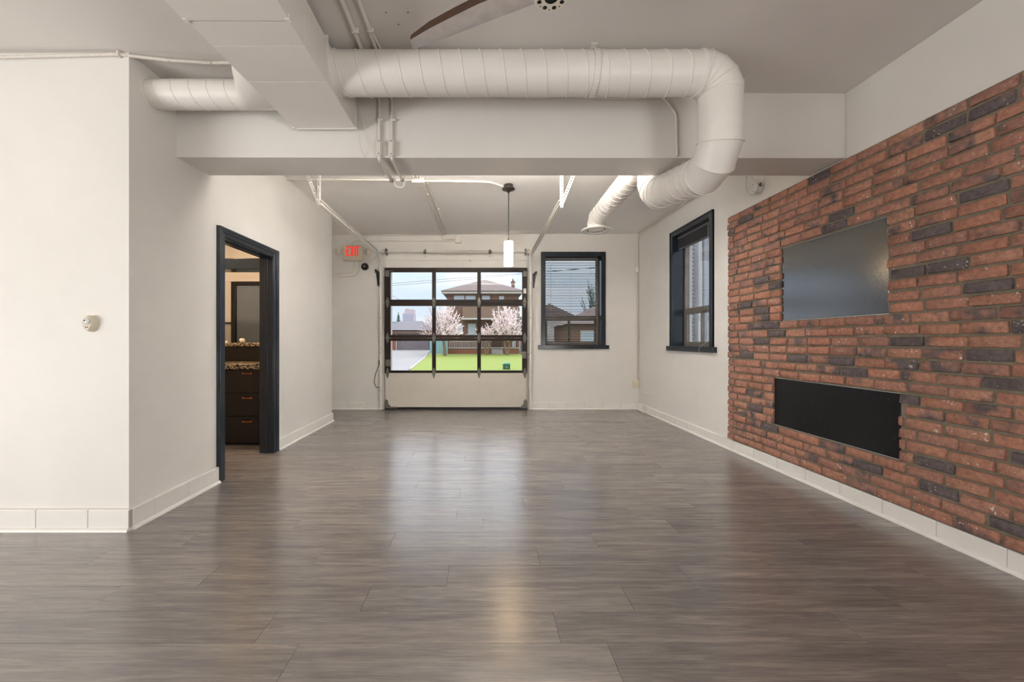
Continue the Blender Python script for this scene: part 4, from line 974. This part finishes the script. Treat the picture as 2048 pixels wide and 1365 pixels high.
o = MB().box(-3.50, -2.385, 4.985, 5.32, 1.131, 1.176).build('bar_ledge', M['granite'], bevel=.006); tag(o, 'raised granite bar ledge above the worktop', 'countertop')
pb = MB(); r2 = random.Random(3)
pb.lathe((-3.13, 5.10, 1.176), (0,0,1), [(.012, 0), (.030, .008), (.034, .026), (.026, .046), (.008, .055)], 10)
pb.v = [v+Vector((r2.uniform(-.006, .006), r2.uniform(-.006, .006), r2.uniform(0, .006))) for v in pb.v]
o = pb.build('paper_ball', M['paper'], smooth=False); tag(o, 'crumpled white paper ball on the granite bar ledge', 'paper')
pb = MB().lathe((-3.335, 5.10, 1.176), (0,0,1), [(.012, 0), (.02, .004), (.016, .02), (.006, .028)], 8).build('paper_scrap', M['paper'], smooth=False); tag(pb, 'tiny scrap of white paper beside the paper ball', 'paper')
o = MB().box(-4.6, -2.385, 5.30, 5.62, 2.19, 2.31).box(-4.6, -2.385, 5.285, 5.30, 2.175, 2.325).build('bulkhead_shelf', M['navy'], bevel=.006); tag(o, 'blue-grey overhead shelf in the bar room', kind='structure')
bd = empty('door_slab', (-4.05, 6.83, 0), 'blue-grey door with black frame at the back of the bar room', 'door')
fr = MB().box(-4.37, -4.29, 6.80, YB, 0, 2.235).box(-3.42, -3.34, 6.80, YB, 0, 2.235).box(-4.29, -3.42, 6.80, YB, 2.175, 2.235); fr.build('door_frame', M['black'], bd, bevel=.004)
MB().box(-4.286, -3.424, 6.825, YB-.001, .01, 2.172).build('door_leaf', M['slate'], bd, bevel=.003)
MB().lathe((-3.50, 6.825, 1.02), (0,-1,0), [(.012, 0), (.012, .03), (.026, .04), (.026, .06), (.01, .068)], 16).build('door_knob', M['steel'], bd)
o = MB().box(-5.9, -2.6, YB-.014, YB+.001, 2.245, 2.262).build('trim_2', M['wall'], bevel=.002); tag(o, 'thin picture rail on the back wall of the bar room', kind='structure')
o = MB().box(-5.9, -4.38, YB-.03, YB+.001, 1.50, 1.53).build('trim_3', M['bladewood'], bevel=.002); tag(o, 'narrow wooden rail on the back wall of the bar room', kind='structure')
lm = empty('bar_fill_bulb', (-3.7, 4.75, 2.93), 'warm bulb added out of view on the bar room ceiling', 'lamp')  # unseen bulb added to warm and brighten the bar room
MB().lathe((-3.7, 4.75, 3.064), (0,0,-1), [(.05, 0), (.05, .03), (.025, .05), (.02, .07)], 18).build('lamp_holder', M['white'], lm)
MB().lathe((-3.7, 4.75, 2.992), (0,0,-1), [(.014, 0), (.03, .02), (.034, .045), (.024, .065), (.004, .073)], 16).build('bulb', M['shade'], lm)
bl_ = bpy.data.lights.new('bar_room_fill', 'POINT'); bl_.energy = 75; bl_.color = (1, .70, .44); bl_.shadow_soft_size = .05
bo = bpy.data.objects.new('bar_room_fill', bl_); COL.objects.link(bo); bo.location = (-3.7, 4.75, 2.86)
# ------------------------------------------------------------------ outside: street, lawn, houses, trees
M['asphalt'] = mat('pale_asphalt', (140, 137, 137), .9, var=.10, vscale=.6, bump=.2, bscale=40)
M['road'] = mat('road_asphalt', (130, 130, 132), .9, var=.1, vscale=.8)
M['lawn'] = mat('spring_lawn', (112, 136, 50), .95, var=.22, vscale=1.1, bump=.4, bscale=30, var2=(128, 132, 62))
M['kerb'] = mat('kerb_concrete', (165, 161, 155), .9, var=.1, vscale=5)
M['housebrick'] = mat('house_brick', (140, 88, 70), .9, var=.2, vscale=6)
M['housedark'] = mat('house_brown_brick', (116, 88, 76), .9, var=.15, vscale=5)
M['roof'] = mat('brown_shingle', (112, 98, 94), .9, var=.15, vscale=3)
M['roofgrey'] = mat('grey_shingle', (112, 108, 113), .9, var=.12, vscale=3)
M['trimw'] = mat('house_white_trim', (180, 177, 172), .6)
M['taupe'] = mat('taupe_balcony_board', (122, 100, 84), .8, var=.08)
M['hglass'] = mat('house_window_glass', (168, 178, 190), .1, spec=.8)
M['ggrey'] = mat('garage_door_grey', (112, 104, 108), .7, var=.2, vscale=3)
M['teal'] = mat('teal_board_fence', (112, 152, 149), .7, var=.1, vscale=4)
M['bark'] = mat('bark', (120, 100, 78), .95, var=.25, vscale=12)
M['twig'] = mat('twig', (150, 128, 118), .9)
M['blossom'] = mat('white_pink_blossom', (246, 238, 236), .9, var=.1, vscale=8, var2=(236, 212, 212))
M['conifer'] = mat('conifer_needles', (58, 86, 66), .95, var=.3, vscale=5)
M['tower'] = mat('tower_concrete', (172, 160, 164), .8, var=.05)
M['towerglass'] = mat('tower_glass', (132, 150, 176), .3)
M['greenbin'] = mat('green_bin_plastic', (38, 84, 68), .5)
M['greentop'] = mat('green_bin_lid', (110, 168, 142), .5)
M['stucco'] = mat('grey_stucco', (150, 152, 156), .95, var=.18, vscale=2.5, bump=.4, bscale=40)
M['wire'] = mat('overhead_wire', (60, 64, 72), .8)
G0 = -.10
def gz_(y): return G0+max(0, y-30)*.018
tag(MB().box(-60, 60, YB+.27, 15.2, -.5, G0-.02).build('road', M['road'], smooth=False), 'grey street outside the sectional door', kind='structure')
g = MB(); g.hexa([(-60,15.2,-.6),(60,15.2,-.6),(60,30,-.6),(-60,30,-.6),(-60,15.2,G0-.04),(60,15.2,G0-.04),(60,30,G0-.04),(-60,30,G0-.04)])
g.hexa([(-90,30,-.6),(90,30,-.6),(90,120,-.6),(-90,120,-.6),(-90,30,G0-.04),(90,30,G0-.04),(90,120,gz_(120)-.04),(-90,120,gz_(120)-.04)])
tag(g.build('terrain', M['road'], smooth=False), 'ground behind the houses across the street', kind='structure')
def strip(name, pts, m, label, h=.03):
    b = MB(); n = len(pts)
    for x0, x1, y in pts: b.v += [Vector((x0, y, gz_(y)-.06)), Vector((x1, y, gz_(y)-.06)), Vector((x1, y, gz_(y)+h)), Vector((x0, y, gz_(y)+h))]
    for i in range(n-1):
        for k in range(4): b.f.append([i*4+k, i*4+(k+1) % 4, i*4+4+(k+1) % 4, i*4+4+k]); b.m.append(0)
    b.f += [[3,2,1,0], [(n-1)*4+k for k in range(4)]]; b.m += [0, 0]
    return tag(b.build(name, M[m], smooth=False), label, kind='structure')
ex0 = lambda y: -3.29-(y-17.8)*.0925          # edge between driveway and lawn
strip('driveway', [(-16, ex0(y), y) for y in (15.3, 18, 24, 30, 37, 45)], 'asphalt', 'pale asphalt driveway leading to the neighbouring garage', h=.0)
strip('kerb', [(ex0(y)-.01, ex0(y)+.10, y) for y in (17.6, 20, 24, 30, 33.6)], 'kerb', 'pale concrete kerb between driveway and lawn', h=.045)
strip('lawn', [(ex0(y)+.10, 9, y) for y in (15.3, 18, 24, 30, 36.2)], 'lawn', 'bright green front lawn before the brick house', h=.02)
# brick house
hs = empty('house', (.1, 38, 0), 'brown brick two storey house with hipped roof beyond the lawn', 'house')
YH = 36.0; hp = lambda px, py, y=YH: P(px, py, y)
xa, xb = hp(894, 0).x, hp(1037.5, 0).x; zb_ = gz_(YH)-.05; ze = hp(0, 588).z
MB().box(xa, xb, YH, YH+7, zb_, ze).build('wall', M['housedark'], hs)
MB().box(xa-.02, xb+.02, YH-.35, YH, zb_, hp(0, 697).z).build('porch_base', M['housebrick'], hs, bevel=.02)
MB().box(xa-.05, xb+.05, YH-.40, YH, hp(0, 697).z, hp(0, 694.5).z).build('porch_floor', M['kerb'], hs)
for px in (1010, 1036): MB().box(hp(px-2, 0).x, hp(px+2, 0).x, YH-.3, YH, hp(0, 695).z, hp(0, 650).z).build('brick_pier', M['housebrick'], hs)
rf = MB(); x0, x1 = hp(883.5, 0).x, hp(1046.5, 0).x; zr = hp(0, 582.5).z; za = hp(0, 560.5, 39.6).z; xm = hp(969, 0, 39.6).x
rf.add([(x0,YH-.6,zr),(x1,YH-.6,zr),(x1,YH+7.6,zr),(x0,YH+7.6,zr),(xm-.15,39.4,za),(xm+.15,39.4,za),(xm,40.2,za),(x0,YH-.6,zr-.10),(x1,YH-.6,zr-.10),(x1,YH+7.6,zr-.1),(x0,YH+7.6,zr-.1)],
       [(0,1,5,4),(1,2,6,5),(2,3,6),(3,0,4,6),(4,5,6),(7,8,1,0),(8,9,2,1),(9,10,3,2),(10,7,0,3),(10,9,8,7)])
rf.build('roof', M['roof'], hs, smooth=False)
MB().box(x0+.05, x1-.05, YH-.55, YH+.1, hp(0, 588).z, hp(0, 584.2).z).build('soffit', M['trimw'], hs)
for pxa, pxb, pya, pyb in ((908, 929, 591, 603), (931, 951, 591, 603), (964, 980, 591, 601), (998, 1008, 592, 600), (936, 952, 647, 670), (1024, 1032, 682, 694), (912, 926, 650, 668)):
    f = MB().box(hp(pxa, 0).x, hp(pxb, 0).x, YH-.06, YH, hp(0, pyb).z, hp(0, pya).z).build('window', M['trimw'], hs, bevel=.01)
    MB().box(hp(pxa+1, 0).x, hp(pxb-1, 0).x, YH-.075, YH-.05, hp(0, pyb-1).z, hp(0, pya+1).z).build('pane', M['hglass'], f)
MB().box(hp(926, 0).x, hp(1037, 0).x, YH-1.0, YH, hp(0, 636, 35).z, hp(0, 614, 35).z).build('balcony', M['taupe'], hs, bevel=.02)
MB().box(hp(926, 0).x-.05, hp(1037, 0).x+.05, YH-1.05, YH, hp(0, 639, 35).z, hp(0, 636, 35).z).build('balcony_slab', M['trimw'], hs)
rl = MB()
for i in range(26):
    x = hp(900+i*3.2, 0).x; rl.box(x-.02, x+.02, YH-.33, YH-.29, hp(0, 695).z, hp(0, 683).z)
rl.box(hp(899, 0).x, hp(982, 0).x, YH-.35, YH-.27, hp(0, 683).z, hp(0, 681.5).z); rr_ = rl.build('porch_railing', M['trimw'], hs); rr_['kind'] = 'stuff'
for i in range(4): MB().box(hp(983, 0).x, hp(1005, 0).x, YH-1.5+.3*i, YH-.3, zb_, hp(0, 709-3.6*i, 35).z-.02).build('step', M['kerb'], hs)
MB().box(hp(984, 0).x, hp(1002, 0).x, YH-.06, YH+.02, hp(0, 694).z, hp(0, 655).z).build('front_door', M['bladewood'], hs, bevel=.01)
ch = MB().box(hp(1023.5, 0, 40).x, hp(1029.5, 0, 40).x, 40, 40.6, hp(0, 590, 40).z, hp(0, 563.5, 40).z).box(hp(1022.5, 0, 40).x, hp(1030.5, 0, 40).x, 39.95, 40.65, hp(0, 565, 40).z, hp(0, 562.5, 40).z).build('chimney', M['housedark'], hs)
MB().lathe((hp(1026.5, 0, 40).x, 40.3, hp(0, 562.5, 40).z), (0,0,1), [(.10, 0), (.12, .2), (.07, .25), (.07, .35)], 10).build('chimney_pot', M['roof'], ch)
# white house beside it
wh_ = empty('house', (5.2, 40, 0), 'pale rendered house glimpsed right of the brick house', 'house')
MB().box(4.25, 9.5, 40, 47, gz_(40)-.1, 3.6).build('wall', M['trimw'], wh_)
MB().prism([(3.9, 39.6, 3.6), (9.9, 39.6, 3.6), (6.9, 39.6, 5.0)], (0, 7.8, 0)).build('roof', M['roof'], wh_, smooth=False)
f = MB().box(5.3, 6.4, 39.95, 40.02, 1.1, 2.4).build('window', M['kerb'], wh_); MB().box(5.38, 6.32, 39.93, 39.97, 1.18, 2.32).build('pane', M['hglass'], f)
f = MB().box(7.5, 8.6, 39.95, 40.02, 1.1, 2.4).build('window', M['kerb'], wh_); MB().box(7.58, 8.52, 39.93, 39.97, 1.18, 2.32).build('pane', M['hglass'], f)
bh = empty('house', (8.5, 30, 0), 'brown brick bungalow across the street behind the mini blind', 'house')
MB().box(6.9, 13, 30, 37, G0-.1, 2.5).build('wall', M['housedark'], bh)
MB().add([(6.5,29.5,2.5),(13.4,29.5,2.5),(13.4,37.5,2.5),(6.5,37.5,2.5),(9.9,33,4.3),(10.1,34,4.3)], [(0,1,4),(1,2,5,4),(2,3,5),(3,0,4,5),(3,2,1,0)]).build('roof', M['roof'], bh, smooth=False)
f = MB().box(7.6, 8.9, 29.95, 30.02, .9, 2.0).build('window', M['trimw'], bh); MB().box(7.68, 8.82, 29.92, 29.97, .98, 1.92).build('pane', M['hglass'], f)
# neighbour's garage
YG = 45.0; gp = lambda px, py: P(px, py, YG)
ga = empty('garage', (-9, 47, .1), 'low brick garage with grey roof at the end of the driveway', 'garage')
MB().box(gp(740, 0).x, gp(868, 0).x, YG+.2, YG+6, gz_(YG)-.2, gp(0, 661).z).build('wall', M['housebrick'], ga)
MB().box(gp(781, 0).x-.5, gp(792, 0).x, YG, YG+.25, gz_(YG)-.2, gp(0, 663).z).build('brick_pier', M['housebrick'], ga)
MB().box(gp(793.5, 0).x, gp(858, 0).x, YG+.1, YG+.22, gz_(YG)-.1, gp(0, 667).z).build('garage_leaf', M['ggrey'], ga)
MB().box(gp(792, 0).x, gp(793.5, 0).x, YG-.02, YG+.2, gz_(YG)-.1, gp(0, 667).z).build('door_jamb', M['trimw'], ga)
MB().box(gp(740, 0).x-.3, gp(870, 0).x, YG-.3, YG+.25, gp(0, 667).z, gp(0, 662).z).build('fascia', M['taupe'], ga)
MB().add([(gp(735,0).x,YG-.5,gp(0,660.5).z),(gp(872,0).x,YG-.5,gp(0,660.5).z),(gp(872,0).x,YG+6.5,gp(0,660.5).z),(gp(735,0).x,YG+6.5,gp(0,660.5).z),(gp(792,0).x,YG+3,P(0,642,YG+3).z),(gp(836,0).x,YG+3,P(0,642,YG+3).z)], [(0,1,5,4),(1,2,5),(2,3,4,5),(3,0,4),(3,2,1,0)]).build('roof', M['roofgrey'], ga, smooth=False)
bg_ = empty('outbuilding', (-17, 75, .7), 'blue-grey roofed building behind the garage', 'building')
MB().box(-22, -13.5, 75, 80, .5, 3.2).build('wall', M['stucco'], bg_)
MB().prism([(-22.5, 74.5, 3.2), (-13, 74.5, 3.2), (-15, 74.5, 4.9), (-20, 74.5, 4.9)], (0, 6, 0)).build('roof', M['teal'], bg_, smooth=False)
# teal fence panel running back along the lawn
tf = empty('board_fence', (-5.0, 38, .05), 'pale teal board fence between driveway and house', 'fence')
fa, fb = Vector((-4.75, 34.2, gz_(34))), Vector((-3.75, 41.5, gz_(41))); ft = Vector((-5.0, 34.0, gz_(34)))
for a, b in ((Vector((-5.05, 38.0, gz_(38))), Vector((-3.0, 34.6, gz_(35)))), ):
    for i in range(9):
        p, q = a.lerp(b, i/9), a.lerp(b, (i+.94)/9)
        MB().hexa([p, q, q+Vector((.03,.03,0)), p+Vector((.03,.03,0)), p+Vector((0,0,1.25)), q+Vector((0,0,1.25)), q+Vector((.03,.03,1.25)), p+Vector((.03,.03,1.25))]).build('fence_board', M['teal'], tf, bevel=.004)
# tower block far away
tw = empty('apartment_tower', (-74, 400, 0), 'distant stepped apartment tower on the skyline', 'building')
tp = lambda px, py: P(px, py, 400)
MB().box(tp(805, 0).x, tp(828, 0).x, 400, 412, 0, tp(0, 626).z).build('wall', M['tower'], tw)
MB().box(tp(809, 0).x, tp(827, 0).x, 401, 411, tp(0, 626).z, tp(0, 618.5).z).build('upper_storey', M['tower'], tw)
MB().box(tp(811, 0).x, tp(816, 0).x, 402, 410, tp(0, 618.5).z, tp(0, 616.5).z).build('penthouse', M['tower'], tw)
for i in range(4):
    for j in range(7):
        x = tp(807.2+i*5.2, 0).x; z = tp(0, 652-j*3.6).z
        MB().box(x, x+1.7, 399.8, 400.05, z, z+1.1).build('window', M['towerglass'], tw)
# conifer
cf = empty('conifer', (-14.9, 70, .6), 'dark green conifer rising behind the garage', 'tree')
MB().tube([(-14.9, 70, .5), (-14.9, 70, 5.8)], [.14, .02], 8).build('trunk', M['bark'], cf)
fo = MB(); r3 = random.Random(5)
for lv in range(13):
    z = 1.4+lv*.37; rad = 1.45*(1-(lv/13.2))+.08
    for k in range(12):
        an = 2*PI*k/12+lv*.5+r3.uniform(-.15, .15); rr_ = rad*r3.uniform(.8, 1.12); d = Vector((math.cos(an), math.sin(an), 0)); w = Vector((-d.y, d.x, 0))*.17
        o_ = Vector((-14.9, 70, z)); fo.add([o_+Vector((0,0,.16)), o_+d*rr_*.55+w-Vector((0,0,.1)), o_+d*rr_-Vector((0,0,.3)), o_+d*rr_*.55-w-Vector((0,0,.1)), o_+d*rr_*.5-Vector((0,0,.22))], [(0,1,3), (1,2,3), (1,4,2), (3,2,4), (0,4,1), (0,3,4)])
fo.add([(-15.0,70,6.0),(-14.8,70,6.0),(-14.9,70.1,6.0),(-14.9,70,6.5)], [(0,1,3),(1,2,3),(2,0,3)])
ff = fo.build('foliage', M['conifer'], cf, smooth=False); ff['kind'] = 'stuff'

def blossom_tree(base, trunk_h, crown_r, crown_h, seed, label, nb, stems=1, lean=0, dens=1.0, bare_left=False, upright=.5, fol='blossom', group=None, name='blossom_tree'):
    r = random.Random(seed); base = Vector(base)
    t = empty(name, base, label, 'tree', group)
    forks = []
    tm = MB()
    for s in range(stems):
        off = Vector(((s-(stems-1)/2)*.22, 0, 0)); top = base+off*2.6+Vector((lean, 0, trunk_h))
        tm.tube([base+off*.4-Vector((0,0,.1)), base+off*1.3+Vector((lean*.3, 0, trunk_h*.5)), top], [.17 if stems == 1 else .11, .13 if stems == 1 else .085, .10 if stems == 1 else .06], 9)
        forks.append(top)
    tm.build('trunk', M['bark'], t)
    br = MB(); bm_ = MB(); 
    for i in range(nb):
        f = forks[i % stems]; an = r.uniform(0, 2*PI); el = r.uniform(.08, 1.25)**1.0
        dx, dy, dz = math.cos(an)*math.cos(el), math.sin(an)*math.cos(el), math.sin(el)
        tip = f+Vector((dx*crown_r*r.uniform(.6, 1.05), dy*crown_r*.8*r.uniform(.6, 1.05), dz*crown_h*r.uniform(.65, 1.0)+.15))
        m1 = f.lerp(tip, .5)+Vector((r.uniform(-.15, .15), r.uniform(-.15, .15), r.uniform(-.25, .1)))
        path = [f, m1, tip+Vector((0, 0, upright*r.uniform(.1, .5)))]
        br.tube(path, [.035, .018, .006], 4, cap=False)
        segs = [path]
        for q in range(3):
            k = r.uniform(.3, .9); p = path[0].lerp(path[1], k*2) if k < .5 else path[1].lerp(path[2], k*2-1)
            e_ = p+Vector((r.uniform(-.45, .45), r.uniform(-.4, .4), r.uniform(.05, .6)))
            br.tube([p, p.lerp(e_, .5)+Vector((0,0,-.03)), e_], [.010, .008, .004], 3, cap=False); segs.append([p, p.lerp(e_, .5), e_])
        bare = bare_left and tip.x < f.x-.1 and r.random() < .75
        for sg in segs:
            L = (sg[2]-sg[0]).length; k0 = .42 if sg is path else .15
            for q in range(int(L*26*dens*(.12 if bare else 1))):
                k = r.uniform(k0, 1); p = sg[0].lerp(sg[1], k*2) if k < .5 else sg[1].lerp(sg[2], k*2-1)
                p = p+Vector((r.gauss(0, .02), r.gauss(0, .02), r.gauss(0, .02))); z = r.uniform(.022, .046)
                bm_.add([p+Vector((z,0,-z*.4)), p+Vector((-z*.6,z*.8,-z*.4)), p+Vector((-z*.6,-z*.8,-z*.4)), p+Vector((0,0,z))], [(0,1,3), (1,2,3), (2,0,3), (0,2,1)])
    b_ = br.build('branches', M['twig'], t); b_['kind'] = 'stuff'
    l_ = bm_.build('blossom' if fol == 'blossom' else 'foliage', M[fol], t, smooth=False); l_['kind'] = 'stuff'
    return t
b0 = on_z(888, 712, -.03); b0 = Vector((-3.05, 32.5, gz_(32.5)))
blossom_tree(b0, 1.30, 2.35, 3.5, 11, 'white blossoming tree with a thick trunk on the lawn, left of the other two', 125, lean=-.12, dens=1.0, bare_left=True)
blossom_tree((2.2, 33.4, gz_(33.4)), 1.25, 1.8, 2.9, 23, 'white blossoming tree in front of the brick house corner', 90, stems=2, dens=1.1, upright=1.4)
blossom_tree((.45, 33.8, gz_(33.8)), 1.1, 1.0, 1.3, 31, 'small pinkish blossoming tree by the porch steps', 34, stems=2, dens=1.0)
blossom_tree((-12.6, 62, .45), 1.0, 2.2, 2.6, 41, 'bare brownish shrub tree behind the garage roof', 60, dens=.25, fol='bark')
blossom_tree((12.6, 43, 0), 1.6, 2.6, 6.5, 47, 'tall leafing tree behind the mini blind window', 80, dens=.9, fol='conifer', upright=1.2)
blossom_tree((5.2, 38.2, 0), 1.2, 1.2, 2.5, 53, 'small bare tree between the pale house and the bungalow', 40, dens=.5, fol='bark')
# green utility box on the lawn
ub = empty('utility_box', (1.13, 17.6, G0), 'small dark green utility box on the near edge of the lawn', 'utility box')
MB().box(.97, 1.29, 17.5, 17.8, G0-.02, .16).build('box_body', M['greenbin'], ub, bevel=.015)
MB().prism([(.95, 17.47, .15), (1.31, 17.47, .15), (1.29, 17.47, .20), (1.23, 17.47, .235), (1.03, 17.47, .235), (.97, 17.47, .20)], (0, .36, 0)).build('lid', M['greentop'], ub, bevel=.008)
MB().box(1.08, 1.17, 17.492, 17.5, .02, .05).build('data_plate', M['trimw'], ub)
# overhead wires
for a, b, c_, lb_ in (((779, 567.5), (900, 557.5), (1052, 546), 'upper overhead wire crossing the sky above the house'), ((779, 571.5), (900, 562), (1052, 547.5), 'lower overhead wire crossing the sky above the house'), ((770, 586), (788, 593), (808, 605), 'short service wire low at the left of the door glass')):
    yw = 27.0; A, B, C_ = P(*a, yw), P(*b, yw), P(*c_, yw); d = (C_-A)*(.6 if a[1] < 580 else .03)
    pts = [A-d]+[A.lerp(B, k/6) for k in range(6)]+[B.lerp(C_, k/6) for k in range(7)]+[C_+d]
    tag(MB().tube(pts, .011, 5).build('overhead_wire', M['wire']), lb_, 'wire')
# neighbouring building seen through the side window
nb_ = empty('neighbour_building', (6.0, 12, 0), 'grey stucco building with painted brick corner outside the side window', 'building')
MB().box(4.45, 9, 7.78, 13.5, -.3, 6.5).build('wall', M['stucco'], nb_)
for i in range(70):
    z = -.2+i*.085; w = .42 if i % 2 else .34
    MB().box(4.40, 4.40+.12, 8.32-w/2+(.04 if i % 2 else 0), 8.32+w/2, z, z+.075).build('brick', M['trimw'], nb_, bevel=.006)
MB().tube([(4.40, 7.84, -.2), (4.40, 7.84, 6.4)], .035, 10).build('downpipe', M['trimw'], nb_)
tag(MB().box(XR+.27, 60, -6, YB+.3, -.5, G0-.02).build('side_path', M['road'], smooth=False), 'paved ground beside the building', kind='structure')
